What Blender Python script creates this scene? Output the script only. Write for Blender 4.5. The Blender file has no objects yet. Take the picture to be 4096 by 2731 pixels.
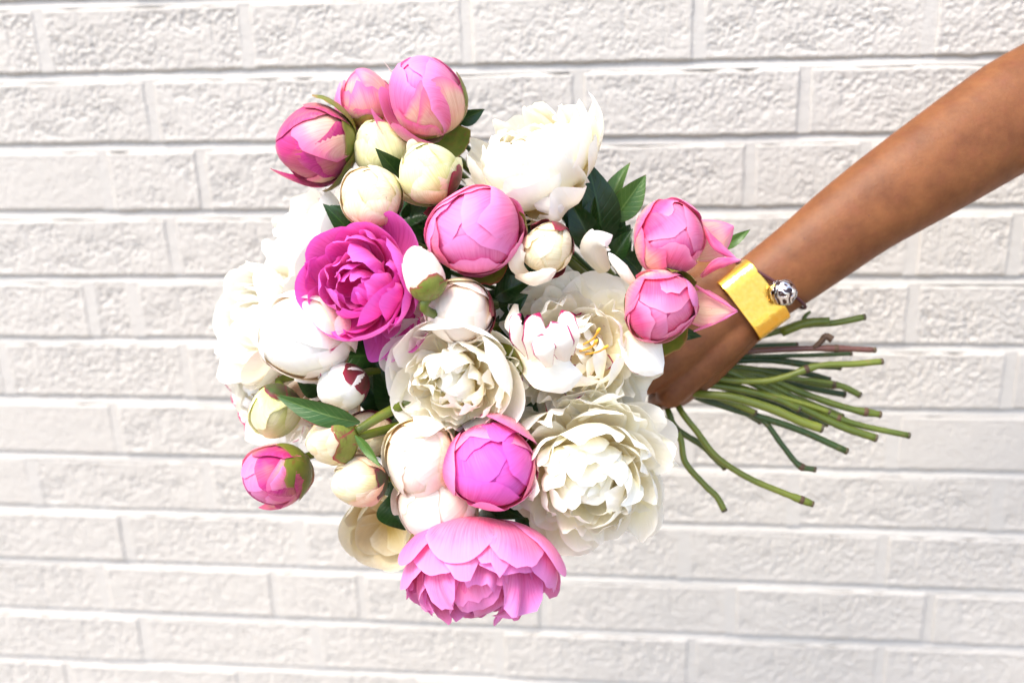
import bpy, math, random
import numpy as np
from mathutils import Vector, Matrix

scene = bpy.context.scene
COL = scene.collection
R_ = math.radians

# ------------------------------------------------------------------ camera
BH = 0.0677                      # one brick course
CAM_H = 1.45                     # camera height above the pavement
WALL_D = 15.52 * BH
cam_d = bpy.data.cameras.new("camera")
cam = bpy.data.objects.new("camera", cam_d)
COL.objects.link(cam)
pitch, yaw, roll = -0.359, 0.1253, 0.0359
RZ = Matrix.Rotation(yaw, 3, 'Z')
RX = Matrix.Rotation(pitch, 3, 'X')
RY = Matrix.Rotation(roll, 3, 'Y')
M3 = RZ @ RX @ RY                # columns: right, forward, up
right, fwd, up = (M3 @ Vector((1, 0, 0)), M3 @ Vector((0, 1, 0)), M3 @ Vector((0, 0, 1)))
CAM = Vector((0, -WALL_D, CAM_H))
rot = Matrix((right, up, -fwd)).transposed()
cam.matrix_world = Matrix.Translation(CAM) @ rot.to_4x4()
FPX = 4500.0
cam_d.sensor_width = 36.0
cam_d.lens = FPX / 4096 * 36.0
cam_d.clip_start = 0.02
cam_d.clip_end = 200
cam_d.dof.use_dof = True
cam_d.dof.focus_distance = 0.695
cam_d.dof.aperture_fstop = 5.0
scene.camera = cam

# ------------------------------------------------------------------ world, sun, exposure
SUN_DIR = Vector((-0.34, -0.36, 0.90)).normalized()      # towards the sun
world = bpy.data.worlds.new("World")
scene.world = world
world.use_nodes = True
nt = world.node_tree
bg = nt.nodes['Background']
sky = nt.nodes.new('ShaderNodeTexSky')
sky.sky_type = 'NISHITA'
sky.sun_disc = False
sky.sun_elevation = math.asin(SUN_DIR.z)
sky.sun_rotation = math.atan2(SUN_DIR.x, SUN_DIR.y)
sky.air_density = 1.0
sky.dust_density = 2.5
nt.links.new(sky.outputs[0], bg.inputs[0])
bg.inputs[1].default_value = 0.15
sun_d = bpy.data.lights.new("sun", 'SUN')
sun_d.energy = 1.5
sun_d.angle = R_(24)
sun_d.color = (1.0, 0.94, 0.85)
sun = bpy.data.objects.new("sun", sun_d)
COL.objects.link(sun)
sun.rotation_euler = SUN_DIR.to_track_quat('Z', 'Y').to_euler()
sun.location = (0, -3, 5)
scene.view_settings.view_transform = 'Standard'
scene.view_settings.look = 'None'
scene.view_settings.exposure = 1.55
scene.cycles.max_bounces = 16
scene.cycles.diffuse_bounces = 10
scene.cycles.transmission_bounces = 12
scene.view_settings.gamma = 1.0

def at(px, py, depth):
    """source-photo pixel and distance along the view axis -> world point"""
    return CAM + fwd * depth + right * ((px - 2048) / FPX * depth) + up * (-(py - 1365.5) / FPX * depth)

D2S = 4096 / 2352.0
def atd(px, py, depth):
    return at(px * D2S, py * D2S, depth)

def camdir(dx, dy, dz):
    return (right * dx + up * dy - fwd * dz).normalized()

# ------------------------------------------------------------------ materials
def new_mat(name):
    m = bpy.data.materials.new(name)
    m.use_nodes = True
    m.node_tree.nodes.clear()
    return m, m.node_tree

class NT:
    """small helper to wire nodes"""
    def __init__(self, name):
        self.m, self.t = new_mat(name)
        self.out = self.n('ShaderNodeOutputMaterial')
    def n(self, typ, **kw):
        nd = self.t.nodes.new(typ)
        for k, v in kw.items():
            setattr(nd, k, v)
        return nd
    def l(self, a, b):
        self.t.links.new(a, b)
    def sock(self, s, v):
        if isinstance(v, bpy.types.NodeSocket):
            self.l(v, s)
        elif v is not None:
            if hasattr(s, 'default_value'):
                if s.type == 'RGBA' and len(v) == 3:
                    v = (*v, 1)
                s.default_value = v
    def math(self, op, a, b=None, c=None, clamp=False):
        nd = self.n('ShaderNodeMath', operation=op, use_clamp=clamp)
        for i, v in enumerate((a, b, c)):
            if v is not None:
                self.sock(nd.inputs[i], v)
        return nd.outputs[0]
    def mix(self, f, a, b, mode='MIX'):
        nd = self.n('ShaderNodeMix', data_type='RGBA', blend_type=mode)
        self.sock(nd.inputs['Factor'], f)
        self.sock(nd.inputs[6], a)
        self.sock(nd.inputs[7], b)
        return nd.outputs[2]
    def noise(self, vec, scale, detail=2.0, rough=0.5):
        nd = self.n('ShaderNodeTexNoise')
        nd.inputs['Scale'].default_value = scale
        nd.inputs['Detail'].default_value = detail
        nd.inputs['Roughness'].default_value = rough
        if vec is not None:
            self.l(vec, nd.inputs['Vector'])
        return nd.outputs['Fac']
    def ramp(self, f, stops, interp='LINEAR'):
        nd = self.n('ShaderNodeValToRGB')
        nd.color_ramp.interpolation = interp
        e = nd.color_ramp.elements
        while len(e) < len(stops):
            e.new(0.5)
        for x, (p, c) in zip(e, stops):
            x.position = p
            x.color = (*c, 1) if len(c) == 3 else c
        self.l(f, nd.inputs[0])
        return nd.outputs[0]
    def maprange(self, v, a, b, c=0.0, d=1.0):
        nd = self.n('ShaderNodeMapRange')
        nd.clamp = True
        self.sock(nd.inputs[0], v)
        for i, x in enumerate((a, b, c, d)):
            nd.inputs[i + 1].default_value = x
        return nd.outputs[0]

def S(r, g, b):
    """sRGB bytes to linear"""
    f = lambda c: (c / 255 / 12.92) if c / 255 <= 0.04045 else ((c / 255 + 0.055) / 1.055) ** 2.4
    return (f(r), f(g), f(b))

def petal_mat(name, base, mid, tip, blush=None, blush_amt=0.5, edge=None, fleck=None, trans=0.3, streak=0.25, rough=0.5, vein_amt=.28, vein_col=None, specks=False, fleck_lo=.955, fleck_n=.50):
    N = NT(name)
    uv = N.n('ShaderNodeUVMap', uv_map='uv').outputs[0]
    sep = N.n('ShaderNodeSeparateXYZ')
    N.l(uv, sep.inputs[0])
    u, v = sep.outputs[0], sep.outputs[1]
    info = N.n('ShaderNodeObjectInfo')
    rnd = info.outputs['Random']
    # stretched coordinates: veins run along the petal
    comb = N.n('ShaderNodeCombineXYZ')
    fan = N.math('MULTIPLY', N.math('SUBTRACT', u, 0.5), N.math('SUBTRACT', 1.7, v))
    N.l(N.math('MULTIPLY', fan, 26.0), comb.inputs[0])
    N.l(N.math('MULTIPLY', v, 1.6), comb.inputs[1])
    N.l(N.math('MULTIPLY', rnd, 37.0), comb.inputs[2])
    vein = N.noise(comb.outputs[0], 1.0, 3.0, 0.6)
    comb2 = N.n('ShaderNodeCombineXYZ')
    N.l(u, comb2.inputs[0]); N.l(v, comb2.inputs[1]); N.l(N.math('MULTIPLY', rnd, 53.0), comb2.inputs[2])
    cloud = N.noise(comb2.outputs[0], 2.2, 2.0)
    vv = N.math('ADD', v, N.math('MULTIPLY', N.math('SUBTRACT', vein, 0.5), streak))
    col = N.ramp(vv, [(0.12, base), (0.5, mid), (0.92, tip)])
    if blush:
        f = N.math('MULTIPLY', N.maprange(cloud, 0.42, 0.68), blush_amt)
        col = N.mix(f, col, blush)
    # fine veins and clouding carried by the petal's own pigment
    comb3 = N.n('ShaderNodeCombineXYZ')
    N.l(N.math('MULTIPLY', fan, 70.0), comb3.inputs[0]); N.l(N.math('MULTIPLY', v, 2.6), comb3.inputs[1]); N.l(N.math('MULTIPLY', rnd, 19.0), comb3.inputs[2])
    fine = N.noise(comb3.outputs[0], 1.0, 2.0, 0.6)
    deep = N.mix(1.0, col, vein_col or tuple(c * .9 for c in mid), 'MULTIPLY')
    col = N.mix(N.math('MULTIPLY', N.maprange(N.math('ADD', N.math('MULTIPLY', fine, .6), N.math('MULTIPLY', vein, .4)), .42, .66), vein_amt), col, deep)
    if specks:
        sp = N.noise(comb2.outputs[0], 16.0, 2.0)
        col = N.mix(N.math('MULTIPLY', N.maprange(sp, 0.735, 0.775), 0.6), col, (0.30, 0.10, 0.05))
    eu = N.math('ABSOLUTE', N.math('SUBTRACT', N.math('MULTIPLY', u, 2.0), 1.0))
    ed = N.math('MAXIMUM', N.math('MULTIPLY', eu, 0.985), v)
    if edge:
        col = N.mix(N.maprange(ed, 0.8, 1.0), col, edge)
    if fleck:
        fn = N.noise(comb2.outputs[0], 3.1, 1.0)
        fm = N.math('MULTIPLY', N.maprange(N.math('ADD', ed, N.math('MULTIPLY', N.math('SUBTRACT', vein, 0.5), 0.10)), fleck_lo, fleck_lo + .03), N.maprange(fn, fleck_n, fleck_n + .06))
        col = N.mix(fm, col, fleck)
    hs = N.n('ShaderNodeHueSaturation')
    N.l(col, hs.inputs['Color'])
    N.l(N.maprange(rnd, 0, 1, 0.93, 1.04), hs.inputs['Value'])
    N.l(N.maprange(rnd, 0, 1, 0.49, 0.51), hs.inputs['Hue'])
    col = hs.outputs[0]
    bs = N.n('ShaderNodeBsdfPrincipled')
    N.l(col, bs.inputs['Base Color'])
    bs.inputs['Roughness'].default_value = rough
    bs.inputs['Specular IOR Level'].default_value = 0.25
    bs.inputs['Sheen Weight'].default_value = 0.12
    bump = N.n('ShaderNodeBump')
    bump.inputs['Strength'].default_value = 0.4
    bump.inputs['Distance'].default_value = 0.0012
    N.l(vein, bump.inputs['Height'])
    N.l(bump.outputs[0], bs.inputs['Normal'])
    tr = N.n('ShaderNodeBsdfTranslucent')
    N.l(col, tr.inputs['Color'])
    mx = N.n('ShaderNodeMixShader')
    mx.inputs[0].default_value = trans
    N.l(bs.outputs[0], mx.inputs[1]); N.l(tr.outputs[0], mx.inputs[2])
    N.l(mx.outputs[0], N.out.inputs[0])
    return N.m

MAG = (0.42, 0.01, 0.12)
P = {
    'white': petal_mat('white petal', (0.91, 0.78, 0.36), (0.94, 0.90, 0.74), (0.95, 0.935, 0.89), trans=0.27, vein_amt=.16, vein_col=(.97, .92, .78)),  # yellow base, here and in the flecked whites, imitates warm shading between petals
    'whitefleck': petal_mat('white petal with red edge', (0.91, 0.78, 0.42), (0.94, 0.90, 0.76), (0.95, 0.93, 0.89), fleck=(0.45, 0.01, 0.13), trans=0.27, vein_amt=.16, vein_col=(.97, .92, .78)),
    'blush': petal_mat('blush white petal', (0.90, 0.72, 0.38), (0.93, 0.82, 0.64), (0.95, 0.89, 0.80), blush=(0.92, 0.68, 0.56), blush_amt=0.55, trans=0.27, vein_amt=.16, vein_col=(.97, .92, .78)),  # blush white; mid tone deepened so shading shows in the colour
    'cream': petal_mat('cream bud petal', (0.62, 0.62, 0.16), (0.87, 0.74, 0.36), (0.91, 0.85, 0.64), blush=(0.90, 0.64, 0.38), blush_amt=0.5, trans=0.22, specks=True, vein_amt=.42),
    'greencream': petal_mat('greenish cream bud petal', (0.46, 0.52, 0.12), (0.72, 0.71, 0.28), (0.87, 0.83, 0.55), blush=(0.58, 0.60, 0.18), blush_amt=0.55, trans=0.2, specks=True, vein_amt=.42),
    'peach': petal_mat('peach cream bud petal', (0.70, 0.20, 0.10), (0.86, 0.64, 0.40), (0.90, 0.80, 0.60), blush=(0.80, 0.36, 0.22), blush_amt=0.55, trans=0.2, specks=True, vein_amt=.42),
    'creamwhite': petal_mat('creamy white petal', (0.93, 0.78, 0.36), (0.96, 0.90, 0.66), (0.97, 0.955, 0.88), trans=0.36, vein_amt=.16, vein_col=(.97, .92, .78)),  # extra cream paints in the yellow glow of the flower centres
    'crimsonedge': petal_mat('white petal with broad crimson edge', (0.92, 0.84, 0.62), (0.95, 0.92, 0.83), (0.96, 0.94, 0.91), fleck=(0.42, 0.008, 0.11), trans=0.27, vein_amt=.16, vein_col=(.97, .92, .78), fleck_lo=.87, fleck_n=.36),
    'ivory': petal_mat('ivory petal', (0.72, 0.52, 0.12), (0.86, 0.76, 0.46), (0.86, 0.82, 0.66), trans=0.35, vein_amt=.16, vein_col=(.97, .92, .78)),
    'pink': petal_mat('bright pink petal', (0.82, 0.48, 0.34), (0.80, 0.075, 0.20), (0.84, 0.115, 0.36), blush=(0.88, 0.34, 0.50), blush_amt=0.5, edge=(0.90, 0.30, 0.52), trans=0.26, streak=0.35, specks=True, vein_amt=.42),
    'pinkcream': petal_mat('cream flushed pink petal', (0.66, 0.56, 0.24), (0.84, 0.44, 0.36), (0.86, 0.22, 0.38), blush=(0.84, 0.60, 0.40), blush_amt=0.7, edge=(0.84, 0.16, 0.36), trans=0.24, streak=0.4, specks=True, vein_amt=.42),
    'rosepink': petal_mat('rose pink petal', (0.84, 0.30, 0.36), (0.86, 0.18, 0.40), (0.88, 0.24, 0.54), blush=(0.90, 0.34, 0.50), blush_amt=0.55, edge=(0.88, 0.30, 0.64), trans=0.30, streak=0.35, vein_amt=.45),
    'deeppink': petal_mat('deep pink bud petal', (0.60, 0.42, 0.20), (0.50, 0.030, 0.13), (0.60, 0.04, 0.24), blush=(0.62, 0.26, 0.18), blush_amt=0.75, trans=0.2, streak=0.35, specks=True, vein_amt=.42),
    'magenta': petal_mat('magenta petal', (0.72, 0.06, 0.30), (0.80, 0.07, 0.41), (0.85, 0.15, 0.60), blush=(0.88, 0.16, 0.48), blush_amt=0.55, edge=(0.84, 0.14, 0.62), trans=0.28, streak=0.3, vein_amt=.45),
}

def green_mat(name, c1, c2, edge, edge_lo=0.78, blot=None, rough=0.42, trans=0.12, midrib=None):
    N = NT(name)
    uv = N.n('ShaderNodeUVMap', uv_map='uv').outputs[0]
    sep = N.n('ShaderNodeSeparateXYZ'); N.l(uv, sep.inputs[0])
    u, v = sep.outputs[0], sep.outputs[1]
    rnd = N.n('ShaderNodeObjectInfo').outputs['Random']
    comb = N.n('ShaderNodeCombineXYZ')
    N.l(u, comb.inputs[0]); N.l(v, comb.inputs[1]); N.l(N.math('MULTIPLY', rnd, 41.0), comb.inputs[2])
    cl = N.noise(comb.outputs[0], 3.0, 4.0, 0.6)
    eu = N.math('ABSOLUTE', N.math('SUBTRACT', N.math('MULTIPLY', u, 2.0), 1.0))
    col = N.mix(N.maprange(cl, 0.35, 0.65), c1, c2)
    if blot:
        b2 = N.noise(comb.outputs[0], 5.0, 3.0, 0.6)
        col = N.mix(N.math('MULTIPLY', N.maprange(b2, 0.56, 0.66), 0.8), col, blot)
    height = cl
    if midrib:
        col = N.mix(N.maprange(eu, 0.025, 0.075, 0.75, 0.0), col, midrib)
        # side veins sweep from the midrib towards the tip
        sv = N.math('SINE', N.math('MULTIPLY', N.math('SUBTRACT', v, N.math('MULTIPLY', eu, 0.22)), 62.0))
        svm = N.maprange(sv, 0.80, 1.0)
        col = N.mix(N.math('MULTIPLY', svm, 0.25), col, midrib)
        height = N.math('SUBTRACT', N.math('MULTIPLY', cl, 0.6), N.math('MULTIPLY', svm, 0.5))
    ed = N.math('ADD', N.math('MAXIMUM', eu, v), N.math('MULTIPLY', N.math('SUBTRACT', cl, 0.5), 0.25))
    if edge:
        col = N.mix(N.maprange(ed, edge_lo, 1.0), col, edge)
    bs = N.n('ShaderNodeBsdfPrincipled')
    N.l(col, bs.inputs['Base Color'])
    bs.inputs['Roughness'].default_value = rough
    bs.inputs['Specular IOR Level'].default_value = 0.4
    bump = N.n('ShaderNodeBump')
    bump.inputs['Strength'].default_value = 0.3
    bump.inputs['Distance'].default_value = 0.0008
    N.l(height, bump.inputs['Height']); N.l(bump.outputs[0], bs.inputs['Normal'])
    tr = N.n('ShaderNodeBsdfTranslucent'); N.l(col, tr.inputs['Color'])
    mx = N.n('ShaderNodeMixShader'); mx.inputs[0].default_value = trans
    N.l(bs.outputs[0], mx.inputs[1]); N.l(tr.outputs[0], mx.inputs[2])
    N.l(mx.outputs[0], N.out.inputs[0])
    return N.m

G = {
    'sepal': green_mat('green sepal with red edge', (0.16, 0.20, 0.025), (0.24, 0.26, 0.04), (0.36, 0.025, 0.05), 0.86, blot=(0.20, 0.10, 0.03)),
    'sepalolive': green_mat('olive sepal', (0.20, 0.21, 0.03), (0.13, 0.17, 0.02), (0.34, 0.20, 0.07), 0.92, blot=(0.22, 0.12, 0.03)),
    'sepalred': green_mat('dark red sepal', (0.17, 0.018, 0.03), (0.09, 0.035, 0.02), (0.26, 0.02, 0.045), 0.8),
    'sepaldark': green_mat('dark green sepal', (0.05, 0.085, 0.018), (0.07, 0.035, 0.03), (0.20, 0.015, 0.04), 0.82),
    'sepalbrown': green_mat('brown sepal', (0.36, 0.17, 0.06), (0.26, 0.11, 0.03), (0.24, 0.20, 0.05), 0.8),
    'leaf': green_mat('shade-darkened peony leaf', (0.010, 0.036, 0.006), (0.018, 0.052, 0.010), None, rough=0.33, trans=0.15, midrib=(0.045, 0.10, 0.02)),  # dark green, darkened further to paint in shade between the flowers
    'leaflight': green_mat('lit-toned peony leaf', (0.075, 0.16, 0.022), (0.05, 0.12, 0.02), (0.10, 0.06, 0.02), 0.95, rough=0.35, trans=0.2, midrib=(0.16, 0.25, 0.06)),  # lighter copy of the leaf green, light painted into the colour
    'leafred': green_mat('peony leaf with red margin', (0.03, 0.085, 0.014), (0.04, 0.10, 0.02), (0.22, 0.03, 0.03), 0.95, rough=0.35, midrib=(0.13, 0.20, 0.05)),
}

def stem_mat(name, c1, c2, rough=0.42):
    N = NT(name)
    tc = N.n('ShaderNodeTexCoord').outputs['Object']
    a = N.noise(tc, 26.0, 3.0, 0.6)
    b = N.noise(tc, 160.0, 2.0, 0.5)
    col = N.mix(N.maprange(a, 0.38, 0.62), c1, c2)
    col = N.mix(N.math('MULTIPLY', N.maprange(b, 0.6, 0.75), 0.35), col, (0.18, 0.12, 0.04))
    bs = N.n('ShaderNodeBsdfPrincipled')
    N.l(col, bs.inputs['Base Color'])
    bs.inputs['Roughness'].default_value = rough
    bump = N.n('ShaderNodeBump'); bump.inputs['Strength'].default_value = 0.15; bump.inputs['Distance'].default_value = 0.0006
    N.l(b, bump.inputs['Height']); N.l(bump.outputs[0], bs.inputs['Normal'])
    N.l(bs.outputs[0], N.out.inputs[0])
    return N.m

STEM = {
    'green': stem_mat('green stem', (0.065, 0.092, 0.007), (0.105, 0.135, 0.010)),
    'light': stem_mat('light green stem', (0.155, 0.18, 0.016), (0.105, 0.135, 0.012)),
    'dark': stem_mat('dark green stem', (0.022, 0.048, 0.008), (0.04, 0.07, 0.010)),  # darker copy of the stem green, shade painted in for inner stems
    'brown': stem_mat('reddish brown stem', (0.10, 0.03, 0.025), (0.13, 0.055, 0.035)),
    'cut': stem_mat('cut stem end', (0.05, 0.045, 0.02), (0.09, 0.06, 0.03), 0.7),
    'node': stem_mat('brown stem node', (0.09, 0.045, 0.02), (0.06, 0.03, 0.015), 0.7),
}

# ------------------------------------------------------------------ mesh helpers
def link(o, parent=None):
    COL.objects.link(o)
    if parent is not None:
        o.parent = parent
    return o

def mesh_obj(name, verts, faces, mat, parent=None, uvs=None, smooth=True):
    me = bpy.data.meshes.new(name)
    me.from_pydata([tuple(map(float, p)) for p in verts], [], faces)
    if smooth:
        me.polygons.foreach_set('use_smooth', [True] * len(me.polygons))
    if uvs is not None:
        ul = me.uv_layers.new(name='uv')
        idx = np.empty(len(me.loops), dtype=np.int32)
        me.loops.foreach_get('vertex_index', idx)
        ul.data.foreach_set('uv', np.asarray(uvs, dtype=np.float32)[idx].ravel())
    me.materials.append(mat)
    o = bpy.data.objects.new(name, me)
    return link(o, parent)

def empty(name, label, cat, group=None, matrix=None):
    o = bpy.data.objects.new(name, None)
    o.empty_display_size = 0.01
    COL.objects.link(o)
    if matrix is not None:
        o.matrix_world = matrix
    tag(o, label, cat, group)
    return o

def tag(o, label=None, cat=None, group=None, kind=None):
    if label: o['label'] = label
    if cat: o['category'] = cat
    if group: o['group'] = group
    if kind: o['kind'] = kind
    return o

def grid_faces(nu, nv, closed=False):
    f = []
    m = nu if closed else nu - 1
    for j in range(nv - 1):
        for i in range(m):
            a = j * nu + i
            b = j * nu + (i + 1) % nu
            f.append((a, b, b + nu, a + nu))
    return f

def catmull(pts, n):
    P_ = [np.array(p, float) for p in pts]
    P_ = [2 * P_[0] - P_[1]] + P_ + [2 * P_[-1] - P_[-2]]
    out = []
    for i in range(1, len(P_) - 2):
        for k in range(n):
            t = k / n
            a, b, c, d = P_[i - 1], P_[i], P_[i + 1], P_[i + 2]
            out.append(0.5 * (2 * b + (c - a) * t + (2 * a - 5 * b + 4 * c - d) * t * t + (3 * b - a - 3 * c + d) * t ** 3))
    out.append(P_[-2])
    return np.array(out)

def tube(pts, rad, seg=10, caps=True, ref=None, flat=None):
    """tapered tube along points; flat = (axis, ratio) squeezes the section along a world axis"""
    pts = np.asarray(pts, float)
    rad = np.broadcast_to(np.asarray(rad, float), (len(pts),))
    tan = np.gradient(pts, axis=0)
    tan /= np.linalg.norm(tan, axis=1)[:, None]
    ref = np.array(ref if ref is not None else (0.31, 0.22, 0.92), float)
    V, ang = [], np.linspace(0, 2 * np.pi, seg, endpoint=False)
    n = ref
    for p, t, r in zip(pts, tan, rad):
        n = n - t * n.dot(t); n /= np.linalg.norm(n)
        b = np.cross(t, n)
        k = 1.0 if flat is None else flat
        V += [p + (n * np.cos(a) * k + b * np.sin(a)) * r for a in ang]
    F = grid_faces(seg, len(pts), closed=True)
    if caps:
        V.append(pts[0]); V.append(pts[-1])
        c0, c1 = len(V) - 2, len(V) - 1
        L = (len(pts) - 1) * seg
        for i in range(seg):
            F.append((c0, (i + 1) % seg, i))
            F.append((c1, L + i, L + (i + 1) % seg))
    return V, F

# ------------------------------------------------------------------ petals
def petal_surface(R, sq, phi0, T, W, rng, off=0.0, tilt=0.0, curl=0.0, side=0.0, ruffle=0.0, rk=3.0, notch=0.0,
                  T0=0.0, pinch=0.38, rnd=0.42, lump=0.02, nu=11, nv=13, roll=0.0, twist=0.0, point=0.0):
    u = np.linspace(-1, 1, nu)[None, :]
    v = np.linspace(0, 1, nv)[:, None]
    ph = rng.uniform(0, 6.28, 6)
    edge_n = 0.5 + 0.25 * np.sin(u * 4.1 + ph[0]) + 0.25 * np.sin(u * 9.3 + ph[1]) * np.sin(u * 3.3 + ph[2])
    ve = v * (1 - rnd * np.abs(u) ** 2.6 - point * np.abs(u) ** 1.1 * v) * (1 - notch * edge_n * v ** 3)
    th = T0 + (T - T0) * ve
    w = W * (pinch + (1 - pinch) * np.sin(np.minimum(1, ve / 0.62) * np.pi / 2)) * (1 - point * 0.5 * v ** 3)
    a = u * w + twist * v
    sth, cth = np.sin(th), np.cos(th)
    cp, sp = math.cos(phi0), math.sin(phi0)
    Cx, Cy, Cz = sth * cp, sth * sp, -cth
    B = np.array((-sp, cp, 0.0))
    ca, sa = np.cos(a), np.sin(a)
    d = np.stack([Cx * ca + B[0] * sa, Cy * ca + B[1] * sa, Cz * ca + 0 * sa], -1)
    r = 1 + off + curl * ve ** 4 + side * np.abs(u) ** 3 * v
    r = r + ruffle * np.sin(rk * np.pi * u * 0.5 + ph[3]) * v ** 2.2 + ruffle * 0.6 * np.sin(rk * 2.3 * u + ph[4] + 3 * v) * v ** 3
    r = r + lump * np.sin(2.1 * u + ph[5]) * np.sin(3.0 * v + ph[0])
    p = d * (r * R)[..., None]
    p[..., 2] = p[..., 2] * sq + R * sq
    if tilt:
        t = R_(tilt); c, s = math.cos(t), math.sin(t)
        k = B
        dot = p @ k
        p = p * c + np.cross(np.broadcast_to(k, p.shape), p) * s + dot[..., None] * k * (1 - c)
    if roll:
        c, s = math.cos(roll), math.sin(roll)
        k = np.array((cp, sp, 0.0))
        ctr = p[0].mean(0)
        q = p - ctr
        p = q * c + np.cross(np.broadcast_to(k, q.shape), q) * s + (q @ k)[..., None] * k * (1 - c) + ctr
    V = p.reshape(-1, 3)
    uv = np.stack(np.broadcast_arrays((u + 1) / 2, v), -1).reshape(-1, 2)
    return V, grid_faces(nu, nv), uv

DEFORM = {}
def deform(root, R, V):
    d = DEFORM.get(root.name)
    if d is None:
        return V
    sx, sy, taper, bx, by, ph = d
    V = np.array(V)
    h = np.clip(V[:, 2] / (2 * R), -.2, 1.3)
    k = 1 - taper * np.clip(h - .35, 0, 1) ** 1.5 + .05 * np.sin(5 * h + ph)
    ang = np.arctan2(V[:, 1], V[:, 0])
    k = k * (1 + .035 * np.sin(3 * ang + ph + 2 * h) + .03 * np.sin(2 * ang - 1.7 * ph))
    V[:, 0] = V[:, 0] * sx * k + bx * R * h * h
    V[:, 1] = V[:, 1] * sy * k + by * R * h * h
    return V

def petal(root, mat, R, sq, phi0, T, W, rng, name='petal', shift=None, **kw):
    V, F, uv = petal_surface(R, sq, R_(phi0), T, W, rng, **kw)
    if shift is not None:
        V = V + np.array(shift) * R
    V = deform(root, R, V)
    return mesh_obj(name, V, F, mat, root, uv)

def flower_matrix(center, face, R, sq, spin=0.0):
    Z = Vector(face).normalized()
    X = right - Z * right.dot(Z)
    if X.length < 0.25:
        X = -fwd - Z * (-fwd).dot(Z)
    X.normalize()
    Y = Z.cross(X)
    m = Matrix((X, Y, Z)).transposed()
    base = Vector(center) - Z * R * sq
    return Matrix.Translation(base) @ m.to_4x4()

GRIP = atd(1560, 812, 0.842)
def flower_stem(root, rng, mat, R, length=0.10, r=0.0026):
    """stem from the flower's base towards the grip"""
    inv = root.matrix_world.inverted()
    g = inv @ (GRIP + Vector((rng.normal(0, .006), rng.normal(0, .006), rng.normal(0, .006))))
    aw = np.array(inv.to_3x3() @ fwd)
    p1 = np.array((0, 0, 0.004)); p2 = np.array((0, 0, -.010)) + aw * .014
    gp = np.array(g)
    p3 = p2 + (gp - p2) * 0.5 + aw * .022
    pts = catmull([p1, p2, p3, gp], 6)
    V, F = tube(pts, np.linspace(r * 1.15, r, len(pts)), 8)
    mesh_obj('stem', V, F, mat, root)

GB = 'peony buds in the bouquet'
GO = 'open peonies in the bouquet'

def start(kind, x, y, depth, rpx, face, sq, label, seed, group, cat):
    R = rpx * depth / FPX
    f = camdir(*face)
    c = at(x, y, depth)
    root = empty(kind, label, cat, group, flower_matrix(c, f, R, sq))
    return root, R, np.random.default_rng(seed)

def sepals(root, R, sq, rng, specs, mat):
    for s in specs:
        phi, T, W = s[0], s[1], s[2]
        tilt = s[3] if len(s) > 3 else 0
        m = s[4] if len(s) > 4 else mat
        petal(root, G[m], R, sq, phi, T, W, rng, name='sepal', off=0.055 + rng.uniform(0, .02), tilt=tilt, curl=rng.uniform(0.0, .05),
              pinch=0.62, rnd=0.35, notch=0.16, lump=0.015, nu=11, nv=9)

def bud(label, x, y, depth, rpx, face, pal, seed, sq=1.0, sep=(), sepmat='sepal', stem='green', inner=None, extra=(), layers=3, spin=0,
        opened=0.0, n=3, taper=.20):
    root, R, rng = start('peony_bud', x, y, depth, rpx, face, sq, label, seed, GB, 'flower bud')
    DEFORM[root.name] = (rng.uniform(.94, 1.05), rng.uniform(.94, 1.05), taper + rng.uniform(-.06, .06), rng.uniform(-.10, .10), rng.uniform(-.10, .10), rng.uniform(0, 6))
    m = P[pal]; mi = P[inner or pal]
    # closed heart of the bud
    V, F = [], []
    for j in range(13):
        th = math.pi * j / 12
        for i in range(20):
            ph = 2 * math.pi * i / 20
            V.append((R * .88 * math.sin(th) * math.cos(ph), R * .88 * math.sin(th) * math.sin(ph), R * sq * (1 - .88 * math.cos(th))))
    V = deform(root, R, V)
    mesh_obj('heart', V, grid_faces(20, 13, True), mi, root, [(i / 19, .85) for j in range(13) for i in range(20)])
    tp = rng.permutation(3)
    for k in range(3):
        petal(root, mi, R, sq, spin + 120 * k + rng.uniform(-14, 14), (3.35, 3.2, 2.95)[tp[k]], 1.15, rng, off=-.085 + .022 * (2 - tp[k]), curl=-.01, notch=.06, rnd=.3, lump=.012, pinch=.45, nu=13, nv=15)
    Ts = [2.85, 2.4, 1.95]
    for L in range(layers):
        for k in range(n):
            ph = spin + 60 * L + 360 / n * k + rng.uniform(-18, 18)
            petal(root, (P['pinkcream'] if pal in ('pink', 'deeppink') and L and rng.random() < .4 else m) if L else mi, R, sq, ph, Ts[L] * rng.uniform(0.80, 1.08), (1.08, 1.02, 0.92)[L] * rng.uniform(.9, 1.05), rng,
                  off=-.016 + .0145 * L + .0048 * k, curl=rng.uniform(-.03, .02) + opened * .04 * L, notch=rng.uniform(.05, .24), ruffle=rng.uniform(.004, .016), side=rng.uniform(-.015, .02),
                  tilt=opened * 2.5 * L, lump=.014, rnd=rng.uniform(.28, .5), nu=15, nv=15, roll=rng.uniform(-.12, .12))
    for e in extra:
        e = dict(e); mm = P[e.pop('mat', pal)]
        ph, T, W = e.pop('phi'), e.pop('T'), e.pop('W')
        petal(root, mm, R * e.pop('k', 1.0), sq, ph, T, W, rng, nu=13, nv=15, **e)
    sepals(root, R, sq, rng, sep, sepmat)
    flower_stem(root, rng, STEM[stem], R)
    return root

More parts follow.
